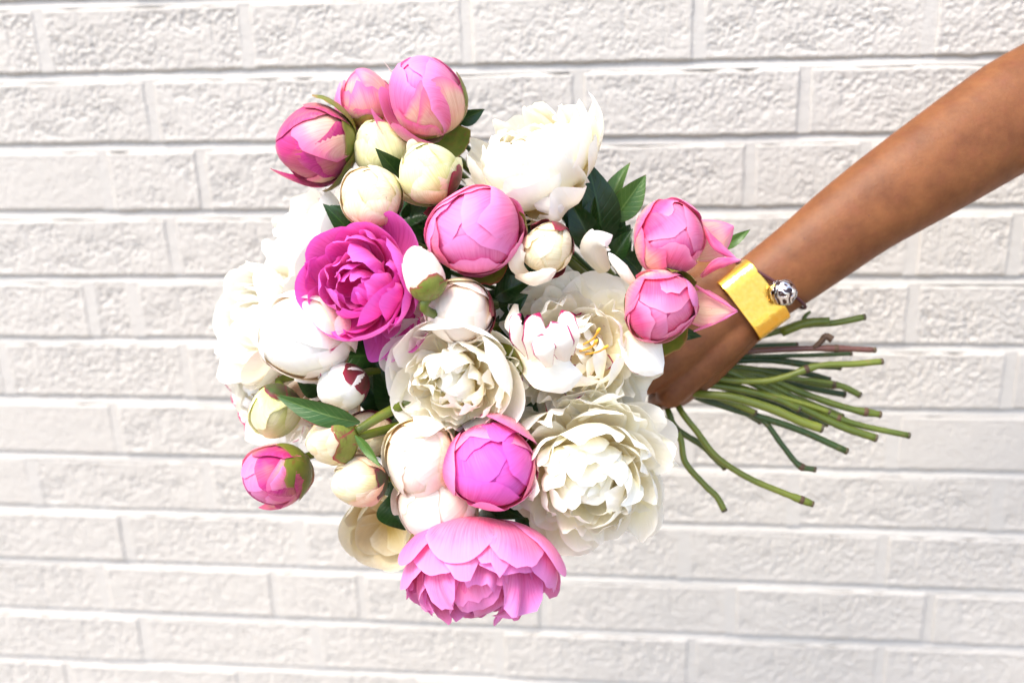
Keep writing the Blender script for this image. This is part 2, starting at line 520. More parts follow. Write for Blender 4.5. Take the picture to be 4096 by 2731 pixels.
def bomb(label, x, y, depth, rpx, face, pal, seed, sq=0.9, n=64, guards=7, guard_tilt=(20, 45), frill_w=(.38, .66), spread=(-34, 46), inner=None,
         extra=(), sep=(), sepmat='sepal', stem='green', frill_R=(.62, .86), frill_T=(1.7, 2.2), notch=.12, ruffle=.06, guard_T=1.75, guard_W=.85, guard_phis=None, stamens=0):
    root, R, rng = start('peony', x, y, depth, rpx, face, sq, label, seed, GO, 'flower')
    m = P[pal]; mi = P[inner or pal]
    for i in range(n):
        t = (i + .5) / n
        tilt = spread[0] + (spread[1] - spread[0]) * t + rng.uniform(-9, 9)
        phi = i * 137.508 + rng.uniform(-18, 18)
        rr = R * (frill_R[0] + (frill_R[1] - frill_R[0]) * t ** .7) * rng.uniform(.9, 1.1)
        petal(root, mi, rr, sq, phi, rng.uniform(*frill_T), rng.uniform(*frill_w), rng, tilt=tilt, curl=rng.uniform(-.20, .06),
              side=rng.uniform(-.10, .10), ruffle=ruffle * rng.uniform(.5, 1.3), rk=rng.uniform(2.2, 4.5), notch=notch * rng.uniform(.4, 1.3),
              pinch=.3, rnd=rng.uniform(.34, .55), roll=rng.uniform(-.2, .2), nu=13, nv=13)
    phis = guard_phis or [k * 360 / guards + rng.uniform(-14, 14) for k in range(guards)]
    for k, ph in enumerate(phis):
        petal(root, m, R, sq, ph, guard_T * rng.uniform(.92, 1.08), guard_W * rng.uniform(.88, 1.1), rng, off=.02 * (k % 3), tilt=rng.uniform(*guard_tilt),
              curl=rng.uniform(-.1, .08), ruffle=.022, notch=rng.uniform(.03, .12), rnd=.38, nu=15, nv=15)
    for e in extra:
        e = dict(e); mm = P[e.pop('mat', pal)]
        ph, T, W = e.pop('phi'), e.pop('T'), e.pop('W')
        petal(root, mm, R * e.pop('k', 1.0), sq, ph, T, W, rng, nu=15, nv=15, **e)
    for k in range(stamens):
        a = rng.uniform(0, 6.28); rr = R * .1 * rng.random()
        V, F = tube(catmull([(rr * math.cos(a), rr * math.sin(a), R * .4), (R * .16 + rr * 1.6 * math.cos(a), rr * 1.6 * math.sin(a), R * 1.0), (R * .22 + rr * 2.2 * math.cos(a), R * .06 + rr * 2.2 * math.sin(a), R * rng.uniform(1.25, 1.42))], 4),
                    [.0006] * 7 + [.0011, .0008], 6)
        mesh_obj('stamen', V, F, STAMEN, root)
    sepals(root, R, sq, rng, sep, sepmat)
    flower_stem(root, rng, STEM[stem], R, r=.003)
    return root

N_ = NT('yellow stamen')
_b = N_.n('ShaderNodeBsdfPrincipled'); _b.inputs['Base Color'].default_value = (.85, .42, .02, 1); _b.inputs['Roughness'].default_value = .6
_nz = N_.noise(N_.n('ShaderNodeTexCoord').outputs['Object'], 400); N_.l(N_.mix(_nz, (.85, .36, .01), (.9, .58, .08)), _b.inputs['Base Color'])
N_.l(_b.outputs[0], N_.out.inputs[0]); STAMEN = N_.m

def ribbon(root, mat, pts, widths, curv, turn=0.0, name='petal', nu=9, n=6, twist=0.0):
    """a loose rolled petal: pts = (x, y, depth) photo pixels, widths in photo pixels, curv = how far the section rolls (degrees)"""
    inv = root.matrix_world.inverted()
    c = catmull([list(at(*p)) for p in pts], n)
    w = np.interp(np.linspace(0, len(widths) - 1, len(c)), range(len(widths)), widths) * pts[0][2] / FPX / 2
    tt = np.linspace(0, 1, len(c))
    w = w * np.sqrt(np.clip(1 - np.clip((tt - .72) / .28, 0, 1) ** 2.2, .02, 1)) * (.55 + .45 * np.clip(tt / .3, 0, 1))
    tan = np.gradient(c, axis=0); tan /= np.linalg.norm(tan, axis=1)[:, None]
    V, uv = [], []
    for j, (p, t, ww) in enumerate(zip(c, tan, w)):
        nrm = np.array(-fwd); nrm = nrm - t * nrm.dot(t); nrm /= np.linalg.norm(nrm)
        sd = np.cross(t, nrm)
        q = R_(turn + twist * j / (len(c) - 1)); nrm, sd = nrm * math.cos(q) + sd * math.sin(q), sd * math.cos(q) - nrm * math.sin(q)
        k = R_(curv) / 2
        for i in range(nu):
            u = -1 + 2 * i / (nu - 1)
            rr = ww / max(k, .05)
            V.append(inv @ Vector(p + sd * (rr * math.sin(u * k)) + nrm * (rr * (math.cos(u * k) - 1)) + nrm * (.05 * ww * math.sin(9 * j / len(c) + 4 * u) + .05 * ww * math.sin(7.3 * u + 17 * j / len(c)) * abs(u))))
            uv.append(((u + 1) / 2, .35 + .62 * j / (len(c) - 1)))
    return mesh_obj(name, V, grid_faces(nu, len(c)), mat, root, uv)

#@@WALL
# ------------------------------------------------------------------ wall
def vnoise(x, y, seed):
    rg = np.random.default_rng(seed)
    g = rg.random((64, 64))
    xi, yi = np.floor(x).astype(int), np.floor(y).astype(int)
    fx, fy = x - xi, y - yi
    fx, fy = fx * fx * (3 - 2 * fx), fy * fy * (3 - 2 * fy)
    a = g[yi % 64, xi % 64]; b = g[yi % 64, (xi + 1) % 64]; c = g[(yi + 1) % 64, xi % 64]; d = g[(yi + 1) % 64, (xi + 1) % 64]
    return (a * (1 - fx) + b * fx) * (1 - fy) + (c * (1 - fx) + d * fx) * fy

def paint_mat(name, tone, bump_s):
    N = NT(name)
    tc = N.n('ShaderNodeTexCoord').outputs['Object']
    geo = N.n('ShaderNodeNewGeometry').outputs['Position']
    big = N.noise(geo, 3.0, 3.0, .6)
    mid = N.noise(geo, 95.0, 5.0, .68)
    fine = N.noise(geo, 420.0, 3.0, .6)
    col = N.mix(N.maprange(big, .35, .65), tone, tuple(c * .93 for c in tone))
    col = N.mix(N.math('MULTIPLY', N.maprange(mid, .62, .78), .30), col, (.36, .29, .21))
    pit = N.noise(geo, 210.0, 2.0, .5)
    col = N.mix(N.math('MULTIPLY', N.maprange(pit, .70, .78), .45), col, (.22, .19, .15))
    bs = N.n('ShaderNodeBsdfPrincipled')
    N.l(col, bs.inputs['Base Color'])
    bs.inputs['Roughness'].default_value = .62
    bs.inputs['Specular IOR Level'].default_value = .3
    bp = N.n('ShaderNodeBump'); bp.inputs['Strength'].default_value = bump_s; bp.inputs['Distance'].default_value = .002
    N.l(N.math('ADD', mid, N.math('MULTIPLY', fine, .35)), bp.inputs['Height'])
    N.l(bp.outputs[0], bs.inputs['Normal'])
    N.l(bs.outputs[0], N.out.inputs[0])
    return N.m
BRICK_M = paint_mat('white painted brick', (.53, .496, .445), .6)
MORTAR_M = paint_mat('white painted mortar', (.53, .50, .452), .5)

JT = 0.150 * BH                     # joint thickness
BRICK_H = BH - JT
def brick_mesh(width, seed, amp):
    nx, nz = max(20, int(width / .0011)), 52
    X = np.linspace(-width / 2, width / 2, nx)[None, :].repeat(nz, 0)
    Z = np.linspace(-BRICK_H / 2, BRICK_H / 2, nz)[:, None].repeat(nx, 1)
    n1 = vnoise(X * 290 + 7, Z * 310 + 3, seed); n2 = vnoise(X * 520 + 1, Z * 540, seed + 1); n3 = vnoise(X * 45, Z * 60 + 20, seed + 2)
    dep = amp * (np.clip(np.abs(n1 - .5) * 2.4, 0, 1) * .55 + n2 * .35) * (.35 + 1.0 * n3)
    # short drag marks here and there
    sc = vnoise(X * 160, Z * 30 + 5, seed + 3); dep = dep + amp * .25 * np.clip((sc - .80) * 6, 0, 1)
    ex = np.minimum(np.abs(X + width / 2), np.abs(width / 2 - X)); ez = np.minimum(np.abs(Z + BRICK_H / 2), np.abs(BRICK_H / 2 - Z))
    rim = np.minimum(ex, ez)
    smooth_rim = np.clip(rim / .006, 0, 1)
    dep = dep * (.25 + .75 * smooth_rim) + np.where(rim < .0025, (1 - rim / .0025) ** 2 * .0012, 0)
    Xj = X + (vnoise(X * 30, Z * 60, seed + 5) - .5) * .0022 * (ex < .001); Zj = Z + (vnoise(X * 60 + 9, Z * 10, seed + 6) - .5) * .003 * (ez < .001)
    front = np.stack([Xj, dep - .0032, Zj], -1).reshape(-1, 3)
    V = list(front); F = grid_faces(nx, nz)
    ring = [i for i in range(nx)] + [j * nx + nx - 1 for j in range(1, nz)] + [(nz - 1) * nx + i for i in range(nx - 2, -1, -1)] + [j * nx for j in range(nz - 2, 0, -1)]
    b0 = len(V)
    for i in ring:
        p = V[i]; V.append((p[0], .03, p[2]))
    L = len(ring)
    for i in range(L):
        F.append((ring[i], b0 + i, b0 + (i + 1) % L, ring[(i + 1) % L]))
    me = bpy.data.meshes.new('brick')
    me.from_pydata([tuple(map(float, p)) for p in V], [], F)
    me.polygons.foreach_set('use_smooth', [True] * len(me.polygons))
    me.materials.append(BRICK_M)
    return me
full_w, half_w, q_w = 3 * BH - JT, 1.5 * BH - JT, .75 * BH - JT
FULL = [brick_mesh(full_w, 10 * k, a) for k, a in enumerate((.0025, .0031, .0020, .0027, .0008, .0032, .0023))]
HALF = [brick_mesh(half_w, 200 + 10 * k, a) for k, a in enumerate((.0010, .0030, .0023))]
QUART = [brick_mesh(q_w, 300, .0036)]

wall = empty('brick_wall', 'white painted rough brick wall behind the bouquet', 'wall')
Z0 = CAM_H + (-0.8305) * BH
def row_z(k):
    return Z0 - k * BH               # height of course line k (underside of the bricks above)
JOINTS = {0: [-8.47, -5.48, -2.41, .67, 3.63], 1: [-7.0, -.92, 2.09], 2: [-7.85, -6.38, 1.41, 2.94], 3: [-6.98, 3.67, 5.01], 4: [-8.44, -7.72, 3.74],
          5: [-7.05, 5.16], 6: [.65, 3.65], 7: [-9.96, -6.95, 2.27, 5.24], 8: [-5.52, .65, 3.65], 9: [-9.07, 1.41, 4.43], 10: [-8.51, -5.45, .8, 3.77], 11: [-10.03, -6.88, 2.2],
          -1: [-7.1, -4.1], -2: [-8.5], -3: [-7.0], 12: [-8.4], 13: [-7.0], 14: [-8.5], 15: [-7.0], 16: [-8.4], 17: [-6.9]}
XL, XR = -22.0, 13.0
rngw = np.random.default_rng(5)
segs = []
for k in sorted(JOINTS):
    js = list(JOINTS[k])
    while js[0] > XL: js.insert(0, js[0] - 3)
    while js[-1] < XR: js.append(js[-1] + 3)
    out = [js[0]]
    for a, b in zip(js, js[1:]):
        g = b - a
        if g > 3.6:
            nf = int(g // 3); rest = g - 3 * nf
            if rest < .5: parts = [g / nf] * nf
            elif rest > 2.3: parts = [g / (nf + 1)] * (nf + 1)
            else: parts = [(g - rest) / nf] * nf; parts.insert(nf // 2, rest)
            x = a
            for p_ in parts[:-1]:
                x += p_; out.append(x)
        out.append(b)
    for a, b in zip(out, out[1:]): segs.append((k, a, b))
jw = JT / BH
mv, mf = [], []
def add_box_strip(pts8):
    b = len(mv); mv.extend(pts8)
    mf.extend([(b, b + 1, b + 2, b + 3), (b + 4, b + 7, b + 6, b + 5), (b, b + 4, b + 5, b + 1), (b + 3, b + 2, b + 6, b + 7), (b, b + 3, b + 7, b + 4), (b + 1, b + 5, b + 6, b + 2)])
for k, a, b in segs:
    w = (b - a) * BH - JT
    if w < .015: continue
    pool, w0 = (FULL, full_w) if w > .75 * full_w else (HALF, half_w) if w > .6 * half_w else (QUART, q_w)
    o = bpy.data.objects.new('brick', pool[int(rngw.integers(len(pool)))])
    link(o, wall)
    flip = -1 if rngw.random() < .0 else 1
    o.location = ((a + b) / 2 * BH, rngw.uniform(-.0012, .0012), (row_z(k) - JT + row_z(k + 1)) / 2 + rngw.uniform(-.0008, .0008))
    o.scale = (w / w0, 1, 1)
    o.rotation_euler = (rngw.uniform(-.006, .006), rngw.uniform(-.004, .004), rngw.uniform(-.003, .003))
    # head joint to the right of this brick, slightly hollow
    x0, x1 = b * BH - JT * .75, b * BH + JT * .75
    zt, zb = row_z(k) - JT * .9, row_z(k + 1) + JT * .05
    add_box_strip([(x0, -.0024, zb), (x1, -.0020, zb), (x1, -.0012, zt), (x0, -.0016, zt), (x0, .03, zb), (x1, .03, zb), (x1, .03, zt), (x0, .03, zt)])
# weathered bed joints: deep under the upper brick, flush on the lower one
for k in range(-3, 19):
    z = row_z(k)
    n = 60
    xs = np.linspace(XL * BH, XR * BH, n + 1)
    prof = [(.030, .0018), (.0024, .0018), (.0016, -.0014), (-.0016, -JT * .86), (-.0010, -JT * 1.02), (.03, -JT * 1.10)]
    b0 = len(mv)
    for x in xs:
        j1, j2 = rngw.uniform(-.0005, .0005), rngw.uniform(-.0007, .0007)
        for (py, pz) in prof:
            mv.append((x, py + (j1 if py < .02 else 0), z + pz + (j2 if py < .0 else 0)))
    m_ = len(prof)
    for i in range(n):
        for j in range(m_ - 1):
            mf.append((b0 + i * m_ + j, b0 + i * m_ + j + 1, b0 + (i + 1) * m_ + j + 1, b0 + (i + 1) * m_ + j))
mesh_obj('mortar', mv, mf, MORTAR_M, wall, smooth=False)
# the plain body of the wall carries on past the bricks that are built
V = []; F = []
def box(x0, x1, y0, y1, z0, z1):
    b = len(V)
    V.extend([(x, y, z) for z in (z0, z1) for y in (y0, y1) for x in (x0, x1)])
    F.extend([(b, b + 2, b + 3, b + 1), (b + 4, b + 5, b + 7, b + 6), (b, b + 1, b + 5, b + 4), (b + 2, b + 6, b + 7, b + 3), (b, b + 4, b + 6, b + 2), (b + 1, b + 3, b + 7, b + 5)])
box(-4, 4, .0085, .25, 0.0, 2.6)
mesh_obj('wall_body', V, F, MORTAR_M, wall, smooth=False)

N_ = NT('bounce pavement')
_tc = N_.n('ShaderNodeNewGeometry').outputs['Position']
_b = N_.n('ShaderNodeBsdfPrincipled'); _b.inputs['Roughness'].default_value = .85
N_.l(N_.mix(N_.noise(_tc, 8, 6, .65), (.20, .165, .13), (.27, .225, .18)), _b.inputs['Base Color'])
N_.l(_b.outputs[0], N_.out.inputs[0])
pv = mesh_obj('pavement', [(-40, -60, 0), (40, -60, 0), (40, 20, 0), (-40, 20, 0)], [(0, 1, 2, 3)], N_.m, smooth=False)  # ground out of view, added and tinted to bounce warm light upwards
tag(pv, 'unseen brownish pavement added below the wall for warm bounce light', None, None, 'structure')

#@@ARM
# ------------------------------------------------------------------ arm and hand
N_ = NT('tanned skin')
_tc = N_.n('ShaderNodeTexCoord').outputs['Object']
_n1 = N_.noise(_tc, 38, 5, .7); _n2 = N_.noise(_tc, 500, 3, .6); _n3 = N_.noise(_tc, 90, 2, .5)
_c = N_.mix(N_.maprange(_n1, .35, .65), (.135, .044, .012), (.205, .074, .022))
_c = N_.mix(N_.math('MULTIPLY', N_.maprange(_n3, .5, .75), .25), _c, (.20, .052, .026))
_vor = N_.n('ShaderNodeTexVoronoi'); _vor.inputs['Scale'].default_value = 70; N_.l(_tc, _vor.inputs['Vector'])
_sv = N_.n('ShaderNodeSeparateColor'); N_.l(_vor.outputs['Color'], _sv.inputs[0])
_mole = N_.math('MULTIPLY', N_.maprange(_vor.outputs['Distance'], .05, .075, 1, 0), N_.math('GREATER_THAN', _sv.outputs[0], .80))
_c = N_.mix(N_.math('MULTIPLY', _mole, .75), _c, (.10, .03, .018))
_b = N_.n('ShaderNodeBsdfPrincipled'); N_.l(_c, _b.inputs['Base Color'])
_b.inputs['Roughness'].default_value = .52; _b.inputs['Specular IOR Level'].default_value = .3
_b.inputs['Subsurface Weight'].default_value = .12; _b.inputs['Subsurface Radius'].default_value = (.006, .002, .001); _b.inputs['Subsurface Scale'].default_value = 1.0
_bp = N_.n('ShaderNodeBump'); _bp.inputs['Strength'].default_value = .3; _bp.inputs['Distance'].default_value = .0008
N_.l(N_.math('ADD', _n2, _n3), _bp.inputs['Height']); N_.l(_bp.outputs[0], _b.inputs['Normal']); N_.l(_b.outputs[0], N_.out.inputs[0])
SKIN = N_.m

def PX(px, depth):                   # length of px display pixels at a depth
    return px * D2S * depth / FPX

av, af = [], []
def add_vf(V_, F_):
    b = len(av); av.extend([tuple(map(float, p)) for p in V_]); af.extend([tuple(i + b for i in f) for f in F_])
def blob_chain(pts, rads, flat=None, seg=20, n=5):
    """rounded tapered limb; pts world, rads half-widths in the picture plane, flat = depth/width ratio"""
    pp = catmull([list(p) for p in pts], n)
    rr = np.interp(np.linspace(0, len(pts) - 1, len(pp)), range(len(pts)), rads)
    t0 = pp[1] - pp[0]; t0 /= np.linalg.norm(t0); t1 = pp[-1] - pp[-2]; t1 /= np.linalg.norm(t1)
    hs = np.linspace(0, 1, 6)[:-1]
    p0 = [pp[0] - t0 * rr[0] * math.cos(h * math.pi / 2) for h in hs]; r0 = [max(1e-4, rr[0] * math.sin(h * math.pi / 2)) for h in hs]
    p1 = [pp[-1] + t1 * rr[-1] * math.cos(h * math.pi / 2) for h in hs[::-1]]; r1 = [max(1e-4, rr[-1] * math.sin(h * math.pi / 2)) for h in hs[::-1]]
    pts2 = np.array(p0 + list(pp) + p1); rad2 = np.array(r0 + list(rr) + r1)
    V_, F_ = tube(pts2, rad2, seg, True, ref=list(-fwd), flat=flat)
    add_vf(V_, F_)

DA = .815
# forearm, elbow and the start of the upper arm beyond the frame
blob_chain([atd(1712, 690, DA), atd(1768, 650, DA), atd(1850, 590, DA), atd(1985, 487, DA), atd(2140, 385, DA), atd(2330, 262, DA + .005), atd(2520, 150, DA + .01), atd(2760, -20, DA + .02)],
           [PX(82, DA), PX(85, DA), PX(91, DA), PX(102, DA), PX(117, DA), PX(132, DA), PX(130, DA), PX(120, DA)], flat=.74, seg=28)
# elbow fold: the upper arm swings up, the muscle below stands proud
blob_chain([atd(2330, 352, DA - .010), atd(2430, 300, DA - .012), atd(2600, 210, DA - .01)], [PX(40, DA), PX(70, DA), PX(90, DA)], flat=.7)
# hand back: metacarpals from the wrist to the knuckles, pinky lowest in view
W0 = [(1660, 642), (1688, 668), (1712, 694), (1738, 722)]
K0 = [(1405, 760, .806), (1440, 815, .798), (1484, 868, .798), (1540, 905, .806)]
for (wx, wy), (kx, ky, kd), r0, r1 in zip(W0, K0, (44, 46, 46, 42), (40, 42, 40, 34)):
    mx_, my_ = (wx + kx) / 2, (wy + ky) / 2
    blob_chain([atd(wx, wy, DA), atd(mx_ + 4, my_ - 2, (DA + kd) / 2 + .001), atd(kx, ky, kd + .010)], [PX(r0, DA), PX(r0 - 4, DA), PX(r1, DA)], flat=.95)
# heel of the hand on the little-finger side
blob_chain([atd(1748, 726, DA + .004), atd(1690, 778, DA + .008), atd(1620, 846, DA + .012), atd(1556, 900, DA + .014)], [PX(38, DA), PX(42, DA), PX(44, DA), PX(36, DA)], flat=1.0)
# four fingers bend at the knuckle, go round the stems and come back under the palm
for i, ((kx, ky, kd), r) in enumerate(zip(K0, (27, 28, 27, 24))):
    L1 = (1.0, 1.08, 1.02, .84)[i]
    a0 = atd(kx, ky, kd + .010)
    away = fwd; back = (atd(kx + 70, ky - 62, kd) - atd(kx, ky, kd)).normalized()
    out_ = -back
    p = [a0, a0 + (out_ * .010 + away * .022) * L1, a0 + (out_ * .006 + away * .044) * L1, a0 + (back * .016 + away * .056) * L1, a0 + (back * .036 + away * .052) * L1, a0 + (back * .046 + away * .040) * L1]
    blob_chain(p, [PX(r + 6, DA), PX(r, DA), PX(r - 1, DA), PX(r - 3, DA), PX(r - 5, DA), PX(r - 8, DA)], seg=16)
# thumb leaves the side of the palm near the wrist and closes over the stems
t0 = atd(1640, 640, DA + .004)
blob_chain([t0, atd(1560, 640, DA + .012), atd(1478, 668, DA + .026), atd(1432, 716, DA + .040), atd(1420, 752, DA + .046)], [PX(44, DA), PX(40, DA), PX(31, DA), PX(29, DA), PX(22, DA)], seg=16)
arm = mesh_obj('person', av, af, SKIN)
md = arm.modifiers.new('Remesh', 'REMESH'); md.mode = 'VOXEL'; md.voxel_size = .0019; md.use_smooth_shade = True
sm = arm.modifiers.new('Smooth', 'SMOOTH'); sm.factor = .5; sm.iterations = 9
tag(arm, 'bare tanned forearm and hand reaching in from the right and gripping the stems', 'person')

# gold cuff: a hammered band round the wrist
N_ = NT('hammered gold')
_tc = N_.n('ShaderNodeTexCoord').outputs['Object']
_b = N_.n('ShaderNodeBsdfPrincipled'); _b.inputs['Metallic'].default_value = 1.0; _b.inputs['Roughness'].default_value = .2
_vo = N_.noise(_tc, 330, 2, .5); _vo2 = N_.noise(_tc, 900, 2, .5)
N_.l(N_.mix(_vo, (1.0, .50, .04), (1.0, .66, .15)), _b.inputs['Base Color'])
_bp = N_.n('ShaderNodeBump'); _bp.inputs['Strength'].default_value = .22; _bp.inputs['Distance'].default_value = .0009
N_.l(N_.math('ADD', _vo, N_.math('MULTIPLY', _vo2, .3)), _bp.inputs['Height']); N_.l(_bp.outputs[0], _b.inputs['Normal']); N_.l(_b.outputs[0], N_.out.inputs[0])
GOLD = N_.m
ax = (atd(2000, 472, DA) - atd(1722, 683, DA)).normalized()       # forearm axis
cuff_c = atd(1721, 690, DA + .001)
toward = (-fwd - ax * (-fwd).dot(ax)).normalized()
sidev = ax.cross(toward).normalized()
if sidev.dot(up) > 0: sidev = -sidev                                # points down-right in the picture
def ring_pt(c, ang, ra, rb, sup=2.6):
    ca, sa = math.cos(ang), math.sin(ang)
    k = (abs(ca) ** sup + abs(sa) ** sup) ** (-1 / sup)
    return c + toward * (ca * k * ra) + sidev * (sa * k * rb)
hw = PX(43, DA)
sec = [(-hw, -.0006), (-hw, .0005), (-hw * .985, .0007), (-hw * .95, .0007), (0, .0007), (hw * .95, .0007), (hw * .985, .0007), (hw, .0005), (hw, -.0006), (hw * .97, -.0008), (-hw * .97, -.0008)]
V, F = [], []
NA = 72
for i in range(NA + 1):
    ang = R_(-205) + R_(410 - 36) * i / NA * 1.0
    ang = R_(-168) + R_(336) * i / NA
    for (s, t) in sec:
        p = ring_pt(cuff_c + ax * s, ang, PX(70, DA) + t, PX(83, DA) + t, 4.0)
        V.append(p)
m_ = len(sec)
for i in range(NA):
    for j in range(m_):
        F.append((i * m_ + j, i * m_ + (j + 1) % m_, (i + 1) * m_ + (j + 1) % m_, (i + 1) * m_ + j))
F.append(tuple(range(m_))[::-1]); F.append(tuple(NA * m_ + j for j in range(m_)))
cuff = mesh_obj('cuff_bracelet', V, F, GOLD)
tag(cuff, 'wide shiny gold cuff bracelet around the wrist', 'bracelet')

# cord bracelet with a silver bead
N_ = NT('dark red cord')
_tc = N_.n('ShaderNodeTexCoord').outputs['Object']
_b = N_.n('ShaderNodeBsdfPrincipled'); _b.inputs['Roughness'].default_value = .7
N_.l(N_.mix(N_.noise(_tc, 700), (.035, .008, .010), (.11, .022, .025)), _b.inputs['Base Color']); N_.l(_b.outputs[0], N_.out.inputs[0]); CORD = N_.m
N_ = NT('engraved silver')
_tc = N_.n('ShaderNodeTexCoord').outputs['Object']
_b = N_.n('ShaderNodeBsdfPrincipled'); _b.inputs['Metallic'].default_value = 1.0; _b.inputs['Roughness'].default_value = .16
_w = N_.n('ShaderNodeTexWave'); _w.wave_type = 'RINGS'; _w.inputs['Scale'].default_value = 120; _w.inputs['Distortion'].default_value = 14; _w.inputs['Detail'].default_value = 1; N_.l(_tc, _w.inputs['Vector'])
_f = N_.maprange(_w.outputs['Fac'], .35, .6)
N_.l(N_.mix(_f, (.10, .06, .055), (.90, .86, .85)), _b.inputs['Base Color'])
_bp = N_.n('ShaderNodeBump'); _bp.inputs['Strength'].default_value = .8; _bp.inputs['Distance'].default_value = .001
N_.l(_f, _bp.inputs['Height']); N_.l(_bp.outputs[0], _b.inputs['Normal']); N_.l(_b.outputs[0], N_.out.inputs[0]); SILVER = N_.m
br_c = atd(1768, 655, DA)
brac = empty('bead_bracelet', 'thin dark red cord bracelet with one silver bead beside the gold cuff', 'bracelet', None, Matrix.Translation(br_c))
pts = []
for i in range(61):
    ang = i / 60 * 2 * math.pi
    tilt_ax = ax * (.010 * math.sin(ang))
    pts.append(np.array(ring_pt(Vector((0, 0, 0)), ang, PX(74, DA), PX(90, DA), 2.1) + tilt_ax))
V, F = tube(np.array(pts), .00115, 8, False)
mesh_obj('cord', V, F, CORD, brac)
bp_ = atd(1799, 672, DA - PX(92, DA)) - br_c
V, F = [], []
nr, ns = 17, 26
rb = PX(30, DA)
for j in range(nr):
    th = math.pi * j / (nr - 1)
    for i in range(ns):
        ph = 2 * math.pi * i / ns
        rr = rb * (1 + .035 * math.sin(3 * ph + 5 * th))
        V.append(bp_ + sidev * (rr * 1.0 * math.cos(th)) + toward * (rr * math.sin(th) * math.cos(ph)) + ax * (rr * math.sin(th) * math.sin(ph)))
bead = mesh_obj('bead', V, grid_faces(ns, nr, True), SILVER, brac)

#@@STEMS
# ------------------------------------------------------------------ cut stems that show beyond the hand
GS = 'cut stems below the hand'
def cut_stem(label, pts, mat, r=8.0, taper=1.0, shoots=(), nodes=()):
    W_ = [atd(*p) for p in pts]
    pp = catmull([list(p) for p in W_], 6)
    base = Vector(W_[0])
    n = len(pp)
    r *= .96
    rad = np.linspace(PX(r * taper, .83), PX(r, .83), n)
    for nd in nodes:
        i = int(nd * (n - 1)); rad[max(0, i - 1):i + 2] *= 1.22
    rg = np.random.default_rng(int(pts[-1][0] * 7 + pts[-1][1]))
    rad = rad * (1 + rg.normal(0, .025, n))
    root = empty('flower_stem', label, 'stem', GS, Matrix.Translation(base))
    b = np.array(base)
    V_, F_ = tube(pp - b, rad, 10)
    mesh_obj('stalk', V_, F_, STEM[mat], root)
    t = pp[-1] - pp[-2]; t /= np.linalg.norm(t)
    # frayed cut face, a little wider than the stalk
    ce = np.array([pp[-1] - b - t * .0012, pp[-1] - b + t * .0002, pp[-1] - b + t * .0009])
    V_, F_ = tube(ce, [rad[-1] * 1.03, rad[-1] * 1.08, rad[-1] * .86], 10)
    mesh_obj('cut_end', V_, F_, STEM['cut'], root)
    for sh in shoots:
        q = catmull([list(atd(*p)) for p in sh[0]], 4) - b
        V_, F_ = tube(q, np.linspace(PX(sh[1], .83), PX(sh[2], .83), len(q)), 8)
        mesh_obj('side_shoot', V_, F_, STEM[sh[3]], root)
    for nd in nodes:
        i = int(nd * (n - 1))
        q = pp[i] - b
        tt = pp[min(n - 1, i + 1)] - pp[max(0, i - 1)]; tt /= np.linalg.norm(tt)
        V_, F_ = tube(np.array([q - tt * .003, q - tt * .001, q + tt * .0012, q + tt * .003]), np.array([.75, 1.08, 1.1, .75]) * rad[i], 10)
        mesh_obj('node', V_, F_, STEM['node'], root)
g = lambda dx, dy, d=.845: (1500 + dx, 815 + dy, d)
cut_stem('uppermost green cut stem just under the gold cuff, with a forked stub', [g(0, -10), (1640, 805, .85), (1745, 772, .845), (1840, 748, .84), (1920, 741, .838), (1986, 728, .836)], 'green', 8, 1.1,
         shoots=[([(1795, 762, .842), (1850, 742, .836), (1905, 737, .834)], 12, 9, 'light'), ([(1845, 740, .838), (1850, 725, .837), (1862, 715, .836)], 7, 3, 'green')])
cut_stem('reddish brown cut stem with a dark stub, above the green stems', [g(0, 0), (1640, 812, .838), (1760, 804, .832), (1900, 800, .83), (2010, 804, .828)], 'brown', 6.6, 1.2,
         shoots=[([(1868, 800, .83), (1885, 785, .829), (1897, 772, .828), (1912, 780, .827)], 6, 9, 'node')], nodes=(.8,))
cut_stem('bright green cut stem running level below the brown one', [g(0, 20), (1640, 868, .826), (1740, 876, .822), (1800, 866, .82), (1880, 840, .818), (1960, 836, .818), (2026, 830, .818)], 'light', 7.5, 1.0, nodes=(.62,))
cut_stem('short dark green cut stem ending beside the bright level one', [g(0, 20), (1640, 840, .85), (1740, 850, .85), (1870, 880, .85), (1930, 886, .85), (1975, 907, .85)], 'green', 8, 1.0, nodes=(.75,))
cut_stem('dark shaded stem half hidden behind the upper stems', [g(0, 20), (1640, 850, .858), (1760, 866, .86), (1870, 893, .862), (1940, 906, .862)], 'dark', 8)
cut_stem('straight green cut stem ending in a small notch, second longest', [g(0, 30), (1640, 850, .846), (1740, 862, .842), (1850, 905, .838), (1950, 938, .836), (2022, 952, .835)], 'green', 8.5, 1.0, nodes=(.93,))
cut_stem('longest cut stem, reaching farthest to the right', [g(10, 30), (1660, 850, .842), (1760, 880, .838), (1880, 942, .834), (1970, 975, .832), (2088, 1000, .83)], 'green', 7.5, 1.0, nodes=(.72,))
cut_stem('thick green cut stem directly below the longest one', [g(10, 30), (1640, 845, .834), (1720, 875, .83), (1830, 930, .828), (1930, 978, .826), (2012, 1006, .825)], 'green', 9.5)
cut_stem('thick light green cut stem in front of the others', [g(20, 60), (1590, 902, .822), (1680, 912, .812), (1770, 938, .808), (1840, 968, .806), (1888, 984, .805)], 'light', 11, .85)
cut_stem('green cut stem just under the thick light green one', [g(20, 60), (1610, 915, .84), (1720, 950, .836), (1830, 985, .834), (1945, 1036, .832)], 'dark', 8.5)
